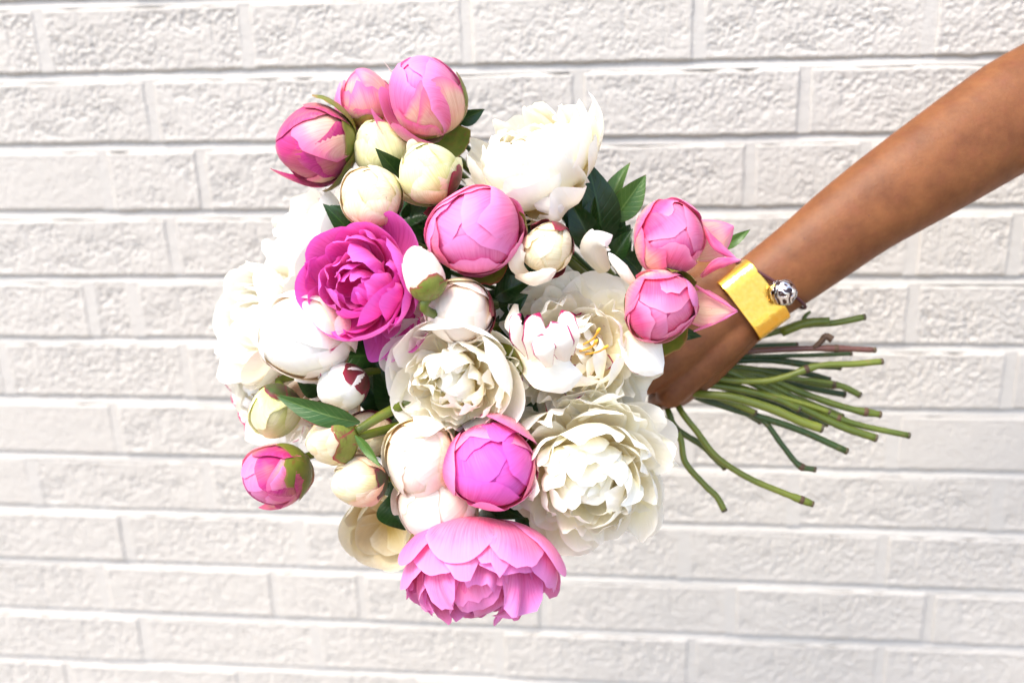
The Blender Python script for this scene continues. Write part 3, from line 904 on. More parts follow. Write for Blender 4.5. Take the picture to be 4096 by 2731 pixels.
cut_stem('bent green cut stem with a brown knot near its end', [g(30, 60), (1640, 920, .838), (1745, 960, .836), (1795, 1020, .834), (1835, 1068, .833), (1872, 1078, .832)], 'dark', 7, 1.0, nodes=(.86,))
cut_stem('dark stubby stem ending under the middle of the bunch', [g(20, 70), (1600, 905, .845), (1680, 930, .845), (1748, 966, .845)], 'dark', 10, .8)
cut_stem('long low green cut stem curving to the lower right', [g(40, 80), (1565, 945, .818), (1600, 990, .815), (1645, 1048, .812), (1715, 1095, .81), (1790, 1128, .808), (1866, 1157, .807)], 'light', 7.5, 1.0, nodes=(.96,))
cut_stem('short hanging cut stem crossing behind the long low one', [g(20, 80), (1535, 945, .825), (1555, 985, .825), (1612, 1022, .825), (1640, 1050, .825), (1666, 1074, .825)], 'green', 8)
cut_stem('lowest cut stem, hanging nearest the white flowers', [g(0, 85), (1512, 945, .82), (1538, 978, .818), (1563, 1008, .816), (1574, 1062, .815), (1620, 1115, .813), (1646, 1140, .812), (1664, 1172, .811)], 'light', 7.5, 1.0, nodes=(.36,))
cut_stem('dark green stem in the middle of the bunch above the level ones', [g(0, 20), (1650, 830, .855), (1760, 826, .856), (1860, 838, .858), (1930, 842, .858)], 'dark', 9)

for lab, pts_, m_, r_ in (
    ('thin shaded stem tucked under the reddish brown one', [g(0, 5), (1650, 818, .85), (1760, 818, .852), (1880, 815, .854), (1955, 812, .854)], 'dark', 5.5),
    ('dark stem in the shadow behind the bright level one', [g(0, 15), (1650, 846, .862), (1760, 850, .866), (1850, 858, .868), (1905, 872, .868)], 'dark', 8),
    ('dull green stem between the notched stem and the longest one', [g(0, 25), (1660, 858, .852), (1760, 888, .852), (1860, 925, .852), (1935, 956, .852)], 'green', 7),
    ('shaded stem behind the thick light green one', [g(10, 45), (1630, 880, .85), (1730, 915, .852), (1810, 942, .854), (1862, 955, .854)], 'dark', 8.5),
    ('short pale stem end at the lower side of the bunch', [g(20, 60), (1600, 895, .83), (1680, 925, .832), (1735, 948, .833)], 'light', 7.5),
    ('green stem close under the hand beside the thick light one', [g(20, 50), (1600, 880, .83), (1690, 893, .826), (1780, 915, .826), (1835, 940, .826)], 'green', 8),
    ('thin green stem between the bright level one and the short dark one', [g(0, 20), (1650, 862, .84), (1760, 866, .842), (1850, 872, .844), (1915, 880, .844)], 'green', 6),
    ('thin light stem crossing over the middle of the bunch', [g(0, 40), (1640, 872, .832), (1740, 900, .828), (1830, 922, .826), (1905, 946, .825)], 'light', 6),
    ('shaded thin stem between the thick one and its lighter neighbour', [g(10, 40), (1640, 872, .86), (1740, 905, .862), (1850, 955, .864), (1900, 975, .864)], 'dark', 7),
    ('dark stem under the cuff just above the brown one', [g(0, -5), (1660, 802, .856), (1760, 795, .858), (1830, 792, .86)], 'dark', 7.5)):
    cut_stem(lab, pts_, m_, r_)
#@@LEAVES
# ------------------------------------------------------------------ leaves
GL = 'peony leaf sprigs in the bouquet'
def leaf_part(root, b, a, da, bpt, db, width, mat='leaf', turn=0.0, fold=.35, bow=.12, tw=0.0):
    """leaf from base pixel a to tip pixel bpt; width in source px; turn rolls the blade about its axis"""
    A, B_ = at(*a, da), at(*bpt, db)
    ax_ = (B_ - A); L = ax_.length; ax_.normalize()
    nrm = (-fwd - ax_ * (-fwd).dot(ax_)).normalized()
    nrm = Matrix.Rotation(R_(turn), 3, ax_) @ nrm
    sd = ax_.cross(nrm)
    w = width * da / FPX / 2
    nu, nv = 9, 15
    V_, uv = [], []
    for j in range(nv):
        v = j / (nv - 1)
        ww = w * max(.02, math.sin(math.pi * v ** .85) ** .9) * (1 - .25 * v)
        if v < .06: ww = w * .10
        c = A + ax_ * (L * v) + nrm * (math.sin(math.pi * v) * bow * L - bow * .5 * L * v * v)
        rt = Matrix.Rotation(tw * v, 3, ax_)
        s2, n2 = rt @ sd, rt @ nrm
        for i in range(nu):
            u = -1 + 2 * i / (nu - 1)
            V_.append(c + s2 * (u * ww) + n2 * (abs(u) * ww * fold + .08 * ww * math.sin(7 * v + 3 * u)) - b)
            uv.append(((u + 1) / 2, v))
    return mesh_obj('leaf', V_, grid_faces(nu, nv), G[mat], root, uv)

def sprig(label, base, leaves, stem_mat_='dark', stem_r=.0018):
    b = at(*base)
    root = empty('leaf_sprig', label, 'leaves', GL, Matrix.Translation(b))
    gp = GRIP - b
    pts = catmull([(0, 0, 0), tuple(gp * .45 + fwd * .012), tuple(gp)], 6)
    V_, F_ = tube(pts, stem_r, 7)
    mesh_obj('stem', V_, F_, STEM[stem_mat_], root)
    for lf in leaves:
        leaf_part(root, b, *lf[:5], **(lf[5] if len(lf) > 5 else {}))
    return root

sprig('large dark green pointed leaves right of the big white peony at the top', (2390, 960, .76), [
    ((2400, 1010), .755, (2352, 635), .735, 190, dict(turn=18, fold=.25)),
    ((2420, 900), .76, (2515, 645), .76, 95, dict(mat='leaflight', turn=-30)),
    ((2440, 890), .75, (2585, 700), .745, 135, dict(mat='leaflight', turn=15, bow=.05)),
    ((2390, 1010), .74, (2275, 790), .725, 140, dict(turn=-10)),
    ((2360, 1000), .735, (2375, 785), .73, 120, dict(turn=-25, fold=.5)),
    ((2400, 1010), .765, (2490, 830), .745, 120, dict(turn=30)),
    ((2380, 1030), .77, (2240, 700), .76, 160, dict(turn=5)),
    ((2430, 1040), .77, (2520, 900), .76, 150, dict(turn=-5)),
])
sprig('dark leaves behind the pair of pink buds beside the wrist', (2500, 1120, .76), [
    ((2440, 1060), .745, (2530, 915), .735, 90, dict(turn=-12)),
    ((2560, 1090), .755, (2470, 1000), .75, 110, dict()),
    ((2560, 1130), .75, (2440, 1120), .745, 120, dict(turn=20)),
    ((2600, 1060), .76, (2560, 900), .755, 130, dict()),
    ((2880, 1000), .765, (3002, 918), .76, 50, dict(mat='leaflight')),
    ((2700, 1330), .75, (2805, 1345), .74, 60, dict()),
])
sprig('small dark leaves between the pink buds and the white peony at the top', (1800, 520, .77), [
    ((1815, 480), .765, (1940, 440), .765, 80, dict(turn=35)),
    ((1790, 500), .77, (1860, 590), .76, 90, dict()),
    ((1745, 640), .77, (1850, 545), .765, 110, dict(turn=20)),
    ((1500, 660), .745, (1600, 590), .74, 110, dict(turn=-20)),
    ((1610, 730), .735, (1510, 600), .702, 110, dict(turn=10)),
    ((1760, 720), .76, (1830, 640), .755, 120, dict()),
])
sprig('dark leaf and shoots left of the magenta peony', (1420, 950, .745), [
    ((1420, 960), .742, (1295, 815), .73, 100, dict(turn=18)),
    ((1400, 880), .745, (1320, 820), .745, 60, dict()),
    ((1560, 900), .75, (1640, 780), .745, 150, dict()),
    ((1640, 900), .75, (1680, 780), .745, 150, dict(turn=30)),
    ((1560, 880), .75, (1720, 860), .74, 150, dict(turn=-15)),
])
sprig('shaded leaves in the middle below the pink peony bud', (1880, 1180, .735), [
    ((1700, 1200), .715, (1845, 1165), .685, 85, dict(turn=15)),
    ((2000, 1230), .715, (2110, 1180), .705, 120, dict(turn=10)),
    ((1980, 1190), .71, (2130, 1120), .70, 120, dict(turn=-20)),
    ((1900, 1250), .73, (1720, 1340), .72, 160, dict()),
    ((2000, 1250), .73, (2080, 1400), .72, 170, dict()),
    ((2100, 1120), .725, (2140, 900), .72, 170, dict()),
    ((2060, 1050), .725, (2110, 860), .72, 150, dict(turn=20)),
])
sprig('dark shaded leaves between the magenta peony and the lower white ones', (1560, 1560, .745), [
    ((1590, 1660), .735, (1500, 1440), .72, 170, dict(turn=20)),
    ((1560, 1640), .74, (1420, 1480), .735, 160, dict()),
    ((1600, 1600), .735, (1590, 1420), .72, 150, dict(turn=-15)),
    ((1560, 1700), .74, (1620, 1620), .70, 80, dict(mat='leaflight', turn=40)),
    ((1640, 1760), .745, (1500, 1820), .73, 160, dict()),
    ((1640, 1880), .745, (1480, 1960), .735, 170, dict()),
    ((1300, 1560), .745, (1180, 1500), .735, 120, dict()),
    ((1360, 1660), .745, (1210, 1640), .735, 150, dict()),
    ((1560, 1980), .75, (1620, 2120), .745, 170, dict()),
])
sprig('leaf tips low in the bouquet round the bottom pink bud', (2050, 2000, .75), [
    ((1930, 2030), .735, (1995, 2085), .70, 60, dict()),
    ((1960, 2000), .735, (2090, 2070), .71, 110, dict()),
    ((2080, 1760), .73, (2140, 1600), .72, 140, dict()),
    ((2100, 1800), .73, (2180, 1900), .72, 160, dict()),
    ((2500, 1720), .77, (2620, 1662), .765, 90, dict()),
    ((2060, 2060), .75, (2200, 2100), .745, 150, dict()),
])

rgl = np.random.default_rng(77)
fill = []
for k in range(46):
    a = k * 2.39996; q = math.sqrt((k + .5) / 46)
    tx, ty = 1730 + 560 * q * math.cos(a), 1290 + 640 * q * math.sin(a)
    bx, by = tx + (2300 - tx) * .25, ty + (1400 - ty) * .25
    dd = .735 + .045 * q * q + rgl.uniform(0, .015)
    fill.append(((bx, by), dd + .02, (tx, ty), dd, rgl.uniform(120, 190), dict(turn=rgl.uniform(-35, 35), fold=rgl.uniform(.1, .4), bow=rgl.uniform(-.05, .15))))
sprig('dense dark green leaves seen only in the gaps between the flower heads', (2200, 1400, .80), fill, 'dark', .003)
#@@FLOWERS
# ------------------------------------------------------------------ flowers
# pink buds
bud('deep pink bud with curling green sepals, highest on the left side of the bouquet', 1258, 572, .745, 148, (-.85, -.15, .32), 'deeppink', 11, sq=1.08, sepmat='sepalolive',
    sep=[(-62, 1.75, .62, 8), (84, 1.85, .5, 12), (180, 1.2, .7, 0), (15, 1.1, .75, 0)], opened=.3,
    extra=[dict(phi=-100, T=2.75, W=.55, off=.05, curl=.22, point=.25, tilt=4)])
bud('large pink bud at the very top of the bouquet with loose petals on its left', 1708, 378, .735, 158, (-.22, .70, .62), 'pink', 12, sq=1.04, taper=.12, inner='rosepink', sepmat='sepalolive', opened=.25,
    sep=[(0, 2.1, .42, 1), (-125, 1.15, .62, 1), (-48, 1.0, .6, 52), (100, 1.1, .6, 0)],
    extra=[dict(phi=175, T=2.1, W=.75, off=.08, tilt=12, curl=.06, mat='rosepink'), dict(phi=232, T=1.7, W=.55, off=.09, tilt=10, mat='pinkcream'), dict(phi=195, T=2.2, W=.5, off=.04, tilt=26, curl=.12, mat='rosepink'), dict(phi=-55, T=2.3, W=.85, off=.05, mat='pinkcream')])
bud('half hidden pale pink bud with a brown sepal behind the topmost pink bud', 1468, 395, .765, 108, (-.1, .85, .35), 'pinkcream', 13, sq=1.2, sepmat='sepalbrown', opened=.4,
    sep=[(-95, 1.35, .8, 1), (180, 1.1, .7, 0), (0, 1.2, .6, 0)], extra=[dict(phi=20, T=2.75, W=.42, off=.04, tilt=14, curl=.3, point=.3, mat='blush'), dict(phi=200, T=2.3, W=.6, off=.06, tilt=6, mat='rosepink')])
bud('largest pink bud, in the upper middle among cream buds', 1900, 925, .675, 186, (-.1, -.12, 1), 'pink', 14, sq=.95, inner='rosepink', opened=.25, spin=35, sepmat='sepal',
    sep=[(8, 2.05, .3, 5, 'sepalolive'), (278, 1.85, .5, 14), (100, 1.1, .6, 0)],
    extra=[dict(phi=262, T=1.55, W=.75, off=.06, tilt=5, mat='pinkcream', notch=.12), dict(phi=15, T=1.7, W=.6, off=.07, tilt=4), dict(phi=120, T=2.0, W=.8, off=.05), dict(phi=200, T=1.75, W=.8, off=.06)])
f_fold = bud('pink bud with a folded back petal, upper one of the two beside the wrist', 2684, 950, .70, 143, (.12, .1, .9), 'pinkcream', 15, sq=1.0, inner='pink', opened=.35, spin=20, sepmat='sepalolive',
    sep=[(300, 1.0, .6, 0), (110, 1.25, .5, 0)],
    extra=[dict(phi=60, T=2.2, W=.6, off=.05, tilt=5, mat='pink'),
           dict(phi=190, T=2.0, W=.8, off=.05)])
f_tip = bud('pink bud showing its tip, lower one of the two beside the gold cuff', 2645, 1228, .69, 138, (.02, -.12, 1), 'pinkcream', 16, sq=1.0, inner='pink', opened=.3, spin=80, sepmat='sepalolive',
    sep=[(282, 1.9, .8, 26), (72, 2.0, .34, 4), (45, 1.9, .32, 8), (185, 1.7, .5, 0)],
    extra=[dict(phi=150, T=2.05, W=.85, off=.05, mat='pinkcream'), dict(phi=95, T=2.1, W=.75, off=.06, mat='pinkcream'), dict(phi=20, T=2.2, W=.6, off=.04, mat='rosepink')])
bud('smooth bright pink bud with one big upper petal, low in the middle', 1962, 1862, .68, 182, (-.05, -.25, .95), 'pink', 17, sq=1.03, inner='magenta', opened=.15, spin=10, sepmat='sepalolive',
    sep=[(120, 1.55, .5, 5), (25, 1.4, .3, 4)],
    extra=[dict(phi=62, T=1.9, W=.72, off=.13, tilt=6, mat='pinkcream', rnd=.3), dict(phi=180, T=2.45, W=.85, off=.05, mat='pink'), dict(phi=300, T=2.2, W=.95, off=.05, mat='pink'), dict(phi=268, T=2.7, W=.55, off=.065, mat='rosepink')])
bud('pink bud with green sepals hanging at the left lower edge of the bouquet', 1105, 1905, .735, 130, (-.75, -.4, .3), 'deeppink', 18, sq=1.05, inner='rosepink', opened=.3, sepmat='sepalolive',
    sep=[(45, 1.65, .62, 1), (-15, 1.45, .6, 0), (110, 1.3, .6, 2), (-80, 1.1, .5, 0), (180, 1.1, .6, 0)],
    extra=[dict(phi=-80, T=2.45, W=.5, off=.10, tilt=8, curl=.12, point=.3, mat='pinkcream'), dict(phi=30, T=2.1, W=.85, off=.03, mat='pinkcream')])
# cream and white buds
bud('pale green bud tucked below the topmost pink buds', 1525, 590, .748, 112, (-.3, .75, .4), 'greencream', 21, sq=1.08, sepmat='sepaldark', sep=[(-50, 1.35, .55, 1), (200, 1.1, .7, 0), (80, 1.0, .7, 0)])
bud('greenish cream bud with a crumpled tip above the largest pink bud', 1712, 690, .70, 122, (-.4, .72, .5), 'greencream', 22, sq=1.05, sepmat='sepalred', opened=.35,
    sep=[(-28, 1.75, .5, 2), (-100, 1.2, .65, 34), (60, 1.2, .6, 0)], extra=[dict(phi=185, T=1.9, W=.4, off=.08, tilt=6, curl=.2, mat='cream'), dict(phi=110, T=2.7, W=.35, off=.02, curl=.16, mat='white'), dict(phi=270, T=1.9, W=.8, off=.04, mat='cream')])
bud('smooth cream bud above the magenta peony', 1484, 785, .70, 120, (-.25, .6, .65), 'cream', 23, sq=1.06, sepmat='sepalred', sep=[(-20, 1.3, .6, 4), (220, 1.0, .6, 0), (90, 1.0, .6, 0)],
    extra=[dict(phi=250, T=2.15, W=.9, off=.04, mat='cream'), dict(phi=140, T=2.6, W=.5, off=.03, mat='white'), dict(phi=20, T=2.3, W=.8, off=.02, mat='greencream')])
f_torn = bud('cream bud with two dark red sepals folded over its top beside the largest pink bud', 2190, 995, .68, 106, (-.1, -.2, .95), 'cream', 24, sq=1.05, sepmat='sepalred',
    sep=[(62, 2.4, .42, 1), (112, 2.15, .42, 8), (5, 2.1, .35, 2), (285, 1.95, .5, 8)],
    extra=[dict(phi=80, T=2.2, W=.9, off=.02, mat='cream')])
bud('small cream bud with a red edged green sepal, right of the magenta peony', 1690, 1090, .66, 90, (-.28, .85, -.12), 'blush', 25, sq=1.25, sepmat='sepal',
    sep=[(-68, 1.4, .68, 1), (-128, 1.15, .55, 1), (0, 1.2, .6, 0), (110, 1.0, .7, 0)])
bud('white half open bud with dark red sepals in the centre of the bouquet', 1832, 1250, .68, 138, (-.25, -.3, .9), 'blush', 26, sq=1.0, sepmat='sepalred', opened=.3,
    sep=[(16, 2.2, .42, 4), (-20, 2.1, .42, 6), (120, 1.0, .6, 0)],
    extra=[dict(phi=90, T=1.85, W=.75, off=.07, mat='greencream', tilt=2), dict(phi=300, T=2.1, W=.75, off=.09, tilt=6, mat='white'), dict(phi=215, T=1.85, W=.75, off=.16, tilt=24, curl=.1, mat='blush'), dict(phi=180, T=1.8, W=.55, off=.14, tilt=18, mat='blush')])
bud('white bud with a near black red sepal, below the magenta peony', 1368, 1550, .70, 94, (-.65, -.3, .35), 'white', 27, sq=1.15, sepmat='sepalred', sep=[(55, 1.75, .8, 1), (-20, 1.2, .6, 0), (150, 1.1, .6, 0)],
    extra=[dict(phi=230, T=2.3, W=.6, off=.05, mat='white'), dict(phi=-80, T=1.6, W=.6, off=.03, mat='peach')])
bud('greenish bud with a dark sepal at the left edge above the hanging pink bud', 1098, 1648, .74, 98, (-.4, -.8, .3), 'greencream', 28, sq=1.1, sepmat='sepaldark', sep=[(95, 1.45, .6, 2), (35, 1.5, .5, 4), (180, 1.2, .6, 0, 'sepalolive'), (-60, 1.2, .6, 0, 'sepalolive')])
bud('cream bud facing left with a green and crimson sepal behind the narrow leaf', 1322, 1758, .685, 98, (-.92, -.12, -.02), 'cream', 29, sq=1.1, sepmat='sepal', sep=[(42, 1.5, .75, 0), (-45, 1.5, .75, 0), (150, 1.2, .7, 0), (-150, 1.2, .7, 0)])
bud('cream bud with peach flush and dark brown base, left of the half open ivory peony', 1432, 1930, .69, 100, (-.9, -.15, .25), 'peach', 30, sq=1.15, inner='cream', sepmat='sepaldark', sep=[(5, 1.15, .8, 0), (110, 1.2, .6, 0), (-100, 1.1, .7, 0)])
bud('peach tinted bud mostly hidden behind the cream one with the crimson sepal', 1475, 1745, .715, 92, (-.2, -.6, .6), 'peach', 31, sq=1.15, inner='cream', sepmat='sepalred', sep=[(60, 1.3, .6, 0), (140, 1.3, .6, 0)])
bud('tiny dark red bud between the top white peony and the greenish buds', 1752, 560, .765, 46, (-.3, .6, .5), 'deeppink', 32, sepmat='sepalred', sep=[(0, 2.3, .9), (120, 2.2, .9), (240, 2.3, .9)])
bud('round white bud with small red streaks, lower left of the magenta peony', 1205, 1345, .70, 182, (-.4, -.05, .9), 'blush', 33, sq=1.0, inner='white', opened=.3, spin=50, sepmat='sepal', sep=[(-80, .9, .6), (60, .9, .6)],
    extra=[dict(phi=-35, T=2.1, W=.7, off=.07, notch=.2, ruffle=.03, mat='whitefleck'), dict(phi=10, T=1.95, W=.5, off=.10, tilt=8, mat='blush'), dict(phi=235, T=2.2, W=.85, off=.05, mat='blush'), dict(phi=95, T=2.1, W=.9, off=.06, mat='white'), dict(phi=285, T=1.5, W=.6, off=.08, tilt=3, mat='cream')])
bud('half open ivory white bud left of the low bright pink bud', 1680, 1835, .69, 145, (-.15, -.25, .95), 'cream', 34, sq=.98, inner='blush', opened=.8, spin=15, sepmat='sepal', sep=[(250, .9, .6)], n=4,
    extra=[dict(phi=75, T=2.25, W=.5, off=.09, tilt=2, mat='white', curl=.05), dict(phi=180, T=1.9, W=.85, off=.07, mat='white', tilt=4), dict(phi=255, T=1.7, W=.9, off=.06, mat='cream')])
bud('blush cream bud squeezed above the big bottom pink peony', 1735, 2035, .70, 150, (-.1, -.6, .65), 'blush', 35, sq=.85, opened=.5, spin=40, sepmat='sepalred', sep=[(150, 1.5, .5, 4), (30, 1.3, .4)],
    extra=[dict(phi=185, T=1.8, W=.7, off=.10, tilt=8, mat='blush'), dict(phi=270, T=2.2, W=.6, off=.08, tilt=2, mat='cream'), dict(phi=330, T=2.1, W=.5, off=.12, tilt=8, notch=.25, mat='blush')])

# open flowers
bomb('fully open magenta peony at the left of the centre', 1405, 1130, .675, 208, (-.3, .12, .95), 'magenta', 41, sq=.92, n=34, inner='magenta', frill_w=(.38, .70), spread=(-30, 26), frill_R=(.6, .9), frill_T=(1.75, 2.3),
     notch=.12, ruffle=.06, guard_T=2.0, guard_W=.88, guard_tilt=(2, 14), guard_phis=[20, 75, 130, 185, 240, 290, 340],
     extra=[dict(phi=52, T=2.0, W=.6, off=.12, tilt=22, curl=.12), dict(phi=-5, T=2.0, W=.5, off=.14, tilt=14, curl=.05), dict(phi=-68, T=1.9, W=.42, off=.0, tilt=52, k=1.05, curl=-.1),
            dict(phi=-45, T=1.9, W=.42, off=.03, tilt=44, k=1.1, curl=-.05), dict(phi=-85, T=1.8, W=.4, off=.05, tilt=48, k=.95), dict(phi=-60, T=1.7, W=.35, off=.02, tilt=36, k=.8),
            dict(phi=318, T=2.1, W=.85, off=.04, tilt=-4, k=.82, mat='magenta')])
bomb('big soft pink peony hanging face down at the bottom', 1922, 2345, .70, 275, (-.02, -.88, .38), 'rosepink', 42, sq=.78, n=54, inner='rosepink', frill_w=(.3, .52), spread=(-36, 4), frill_R=(.78, 1.0), frill_T=(1.8, 2.3), notch=.2, ruffle=.07,
     guard_T=2.0, guard_W=.72, guard_tilt=(6, 14), guard_phis=[66, 118, 22, 160, 200, -20, 245, 300],
     extra=[dict(phi=104, T=1.75, W=.52, off=.17, tilt=11, curl=-.06), dict(phi=62, T=1.85, W=.5, off=.13, tilt=10, notch=.1), dict(phi=24, T=1.7, W=.46, off=.17, tilt=9), dict(phi=146, T=1.7, W=.46, off=.13, tilt=12), dict(phi=82, T=1.98, W=.42, off=.09, tilt=9, notch=.22), dict(phi=78, T=1.0, W=.6, off=.2, tilt=2, mat='pinkcream'), ], sep=[(60, .9, .5)])
f_top = bomb('large white peony at the top with a smooth bowl of outer petals', 2070, 572, .715, 250, (-.48, .62, .55), 'white', 43, sq=.95, n=58, frill_w=(.32, .62), spread=(-36, 28), frill_R=(.66, .96), frill_T=(1.7, 2.25), notch=.10, ruffle=.07, guard_T=1.75, guard_W=.9,
     guard_tilt=(2, 10), guard_phis=[-42, -88, -132, -4], inner='creamwhite',
     extra=[dict(phi=-50, T=1.9, W=.9, off=.10, tilt=2), dict(phi=0, T=1.8, W=.85, off=.09, tilt=7), dict(phi=200, T=1.9, W=.3, k=.85, tilt=26, notch=.3, mat='whitefleck'), dict(phi=170, T=1.9, W=.3, k=.8, tilt=14, notch=.3, mat='crimsonedge'),
            dict(phi=225, T=1.9, W=.3, k=.8, tilt=12, notch=.3, mat='whitefleck')])
bomb('soft blurred white peony at the upper left edge', 1125, 920, .775, 220, (-.7, .45, .35), 'white', 44, sq=.95, n=40, guard_tilt=(6, 28), spread=(-34, 36), frill_w=(.45, .75), notch=.06, ruffle=.045,
     extra=[dict(phi=-30, T=1.7, W=.65, off=.05, tilt=20), dict(phi=-65, T=1.7, W=.6, off=.06, tilt=18), dict(phi=50, T=1.6, W=.45, off=.1, tilt=35)])
bomb('white peony with blush petals at the far left edge', 945, 1295, .765, 212, (-.65, .05, .55), 'white', 45, sq=.95, n=30, inner='white', guard_tilt=(2, 20), spread=(-34, 28), frill_w=(.45, .8), guard_W=1.0, notch=.06, ruffle=.04,
     extra=[dict(phi=-50, T=1.9, W=.75, off=.07, tilt=6, mat='blush'), dict(phi=30, T=1.9, W=.75, off=.07, tilt=8, mat='white'), dict(phi=185, T=2.0, W=.3, off=.02, tilt=26, notch=.3, mat='whitefleck')])
bomb('frilly white peony with pink petal edges at the lower left edge', 995, 1580, .785, 185, (-.6, -.2, .6), 'whitefleck', 46, sq=.9, n=44, guard_tilt=(8, 40), inner='white')
bomb('white peony with drooping petals behind the greenish and cream buds', 1265, 1665, .745, 150, (-.4, -.55, .6), 'blush', 47, sq=.95, n=22, guard_tilt=(4, 30), spread=(-30, 30), frill_w=(.35, .55), inner='blush',
     extra=[dict(phi=-60, T=1.8, W=.36, off=.05, tilt=30), dict(phi=-110, T=1.8, W=.36, off=.05, tilt=34), dict(phi=250, T=1.8, W=.36, tilt=24)])
bomb('white peony with a bowl of ruffled petals below the centre', 1795, 1545, .672, 225, (-.22, -.22, .95), 'white', 48, sq=.85, n=76, inner='creamwhite', guard_T=1.9, guard_tilt=(8, 22), guard_W=.9, guard_phis=[20, 75, 125, 175, 225, 330], frill_w=(.28, .56), frill_R=(.6, .9), spread=(-44, 42),
     notch=.10, ruffle=.05, extra=[dict(phi=95, T=2.0, W=.75, off=.08, tilt=10, curl=-.1), dict(phi=25, T=2.15, W=.7, off=.06, tilt=4), dict(phi=165, T=1.9, W=.5, off=.08, tilt=32), dict(phi=145, T=1.9, W=.4, off=.1, tilt=38)], sep=[(20, 1.75, .35, 20, 'sepalolive')])
f_right = bomb('wide open white peony with crimson edged centre petals and yellow stamens', 2310, 1400, .69, 285, (.02, .12, 1), 'white', 49, sq=.74, n=62, inner='creamwhite', guard_T=1.75, guard_W=.66, guard_tilt=(26, 52), guards=9, frill_w=(.30, .66), frill_R=(.5, .96), spread=(-38, 54), notch=.09, ruffle=.06, stamens=4,
     extra=[dict(phi=p_ * 137.5, T=1.7 + .06 * (p_ % 9), W=.42 + .05 * (p_ % 5), k=.40 + .012 * p_, tilt=-14 + 3.2 * p_, mat='crimsonedge', notch=.16, ruffle=.09, curl=-.12 + .04 * (p_ % 6), shift=(-.34, -.12, .40)) for p_ in range(17)] + [dict(phi=120, T=1.7, W=.45, k=.8, tilt=40, mat='crimsonedge', notch=.2), dict(phi=185, T=1.9, W=.35, k=.85, tilt=40, mat='whitefleck', notch=.25),
            dict(phi=68, T=1.7, W=.55, off=.02, tilt=30), dict(phi=55, T=1.75, W=.5, off=.05, tilt=40, mat='whitefleck'), dict(phi=238, T=1.65, W=.42, off=.04, tilt=50), dict(phi=-40, T=1.6, W=.5, off=.05, tilt=52, mat='whitefleck'),
            dict(phi=52, T=1.35, W=.35, off=.1, tilt=66, side=-.5, k=1.15), dict(phi=68, T=1.25, W=.35, off=.1, tilt=64, side=-.5, k=1.15), dict(phi=-62, T=1.7, W=.5, off=.05, tilt=52)])
bomb('very full frilly white peony at the lower right below the hand', 2362, 1975, .685, 272, (.02, -.42, .88), 'white', 50, sq=.82, n=88, inner='creamwhite', guard_T=1.7, guard_W=.5, guard_tilt=(30, 52), guards=8, frill_w=(.30, .60), frill_R=(.66, 1.0), spread=(-44, 48), notch=.10, ruffle=.05,
     extra=[dict(phi=5, T=1.7, W=.4, tilt=66, k=1.2, off=.02), dict(phi=222, T=1.7, W=.5, tilt=48, k=1.05, mat='blush'), dict(phi=240, T=1.7, W=.45, tilt=50, k=1.08, mat='blush'), dict(phi=-80, T=1.6, W=.4, tilt=60, k=1.05)])
bomb('pale ivory cup shaped peony behind the bottom left buds', 1530, 2120, .775, 152, (-.15, -.15, .95), 'ivory', 51, sq=.95, n=7, inner='ivory', spread=(-6, 8), frill_w=(.75, .95), frill_R=(.72, .8), frill_T=(1.85, 2.1), notch=.05, ruffle=.02, guard_T=1.95, guard_W=.95, guard_tilt=(2, 14), guards=6)

# narrow leaf and bare shoot lying over the left buds
sprig('narrow pointed leaves on a bare green shoot over the left cream buds', (1600, 1620, .70), [
    ((1440, 1690), .678, (1096, 1582), .672, 112, dict(mat='leafred', turn=-12, bow=.10, fold=.3)),
    ((1420, 1740), .676, (1525, 1868), .668, 52, dict(mat='leaflight', turn=25, bow=-.05)),
], 'green', .003)
sh = bpy.data.objects['leaf_sprig.007'] if 'leaf_sprig.007' in bpy.data.objects else None
if sh is not None:
    q = catmull([list(at(1605, 1622, .70)), list(at(1520, 1665, .69)), list(at(1425, 1725, .682))], 6) - np.array(sh.location)
    V, F = tube(q, np.linspace(.0034, .0026, len(q)), 10)
    mesh_obj('shoot', V, F, STEM['green'], sh)

# loose, rolled and torn petals that hang clear of their flowers
ribbon(f_right, P['white'], [(2420, 1090, .715), (2375, 1010, .70), (2395, 955, .69), (2450, 940, .695)], [120, 135, 130, 70], 110, turn=-20)
ribbon(f_right, P['white'], [(2560, 1160, .70), (2500, 1080, .688), (2435, 1010, .69)], [70, 85, 60], 200, turn=10)
ribbon(f_right, P['white'], [(2040, 1400, .69), (2150, 1475, .668), (2260, 1505, .664), (2330, 1500, .668)], [90, 165, 160, 60], 70, turn=10)
ribbon(f_right, P['whitefleck'], [(2500, 1330, .70), (2590, 1420, .695), (2650, 1490, .70)], [150, 190, 90], 60, turn=-15)
ribbon(f_right, P['whitefleck'], [(2060, 1215, .69), (2045, 1290, .675), (2080, 1370, .672)], [50, 90, 40], 110, turn=25)
ribbon(f_top, P['white'], [(2235, 680, .715), (2185, 745, .70), (2175, 800, .69), (2230, 815, .69), (2260, 745, .70)], [50, 90, 110, 105, 50], 100, turn=20)
ribbon(f_top, P['white'], [(2255, 700, .72), (2262, 775, .70), (2240, 820, .70)], [40, 70, 40], 120, turn=-30)
ribbon(f_top, P['blush'], [(2210, 650, .73), (2280, 660, .72), (2345, 640, .72)], [60, 90, 40], 90, turn=10)
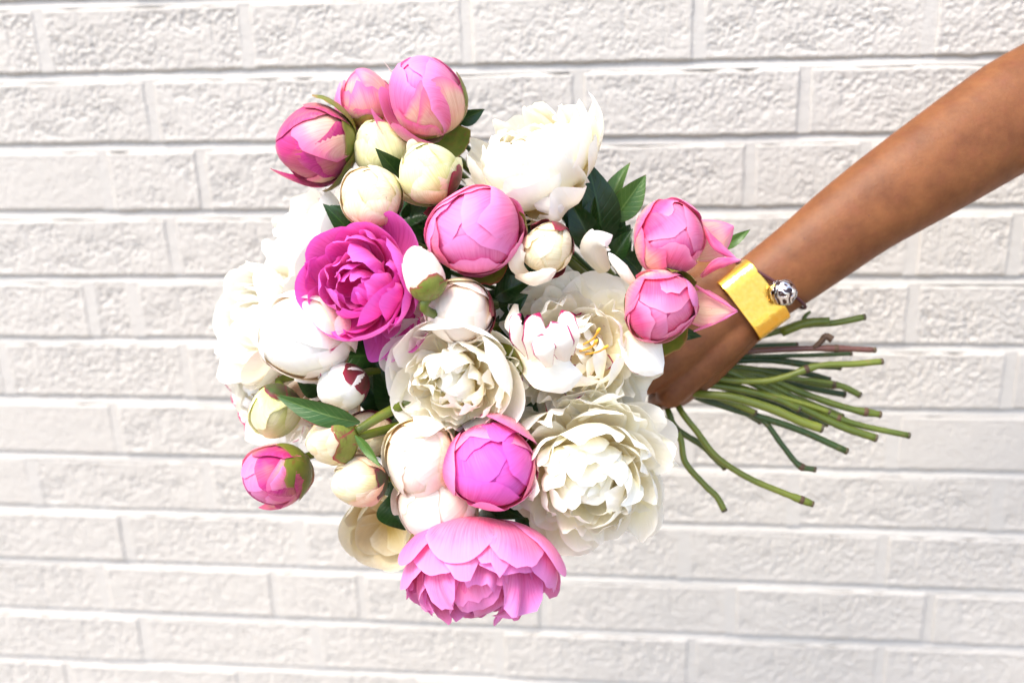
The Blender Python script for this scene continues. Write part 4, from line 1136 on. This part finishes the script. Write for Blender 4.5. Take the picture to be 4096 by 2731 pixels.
ribbon(f_torn, P['blush'], [(2120, 1115, .685), (2068, 1065, .672), (2068, 1000, .668), (2090, 975, .67)], [50, 66, 72, 40], 60, turn=-10)
ribbon(f_torn, P['blush'], [(2060, 1105, .68), (2120, 1120, .668), (2180, 1105, .664), (2225, 1080, .664)], [36, 62, 66, 40], 60, turn=30)
ribbon(f_fold, P['pinkcream'], [(2770, 1010, .715), (2850, 960, .71), (2935, 905, .712)], [190, 200, 60], 60, turn=10)
ribbon(f_fold, P['pink'], [(2815, 905, .705), (2870, 980, .695), (2950, 1040, .695)], [45, 68, 30], 190, turn=0)
ribbon(f_fold, P['pink'], [(2805, 1110, .705), (2880, 1060, .69), (2965, 1040, .69)], [52, 75, 26], 190, turn=20)
ribbon(f_tip, P['pinkcream'], [(2745, 1225, .715), (2830, 1235, .71), (2900, 1242, .71), (2948, 1245, .712)], [205, 150, 80, 8], 30, turn=0)
ribbon(f_tip, P['rosepink'], [(2765, 1130, .705), (2850, 1185, .705), (2952, 1243, .708)], [26, 30, 10], 240)
ribbon(f_tip, P['rosepink'], [(2775, 1325, .71), (2860, 1290, .71), (2952, 1246, .71)], [26, 30, 10], 240)

# the crimson rimmed petals that stand in the middle of the wide white peony
for a_, w_, c_, t_ in (
    ([(2130, 1440, .672), (2145, 1370, .654), (2150, 1300, .652), (2160, 1250, .66)], [70, 115, 110, 50], 80, 20),
    ([(2260, 1460, .668), (2240, 1385, .650), (2215, 1320, .650), (2205, 1285, .656)], [70, 125, 120, 60], 70, -15),
    ([(2200, 1470, .664), (2185, 1415, .647), (2170, 1360, .648), (2165, 1335, .652)], [60, 100, 95, 40], 75, 5),
    ([(2110, 1420, .676), (2080, 1350, .664), (2070, 1290, .662), (2085, 1255, .668)], [50, 80, 75, 36], 90, 35),
    ([(2280, 1420, .664), (2275, 1340, .652), (2255, 1275, .654), (2245, 1240, .66)], [60, 95, 90, 40], 80, -25)):
    ribbon(f_right, P['crimsonedge'], a_, w_, c_, turn=t_, nu=13, n=7)
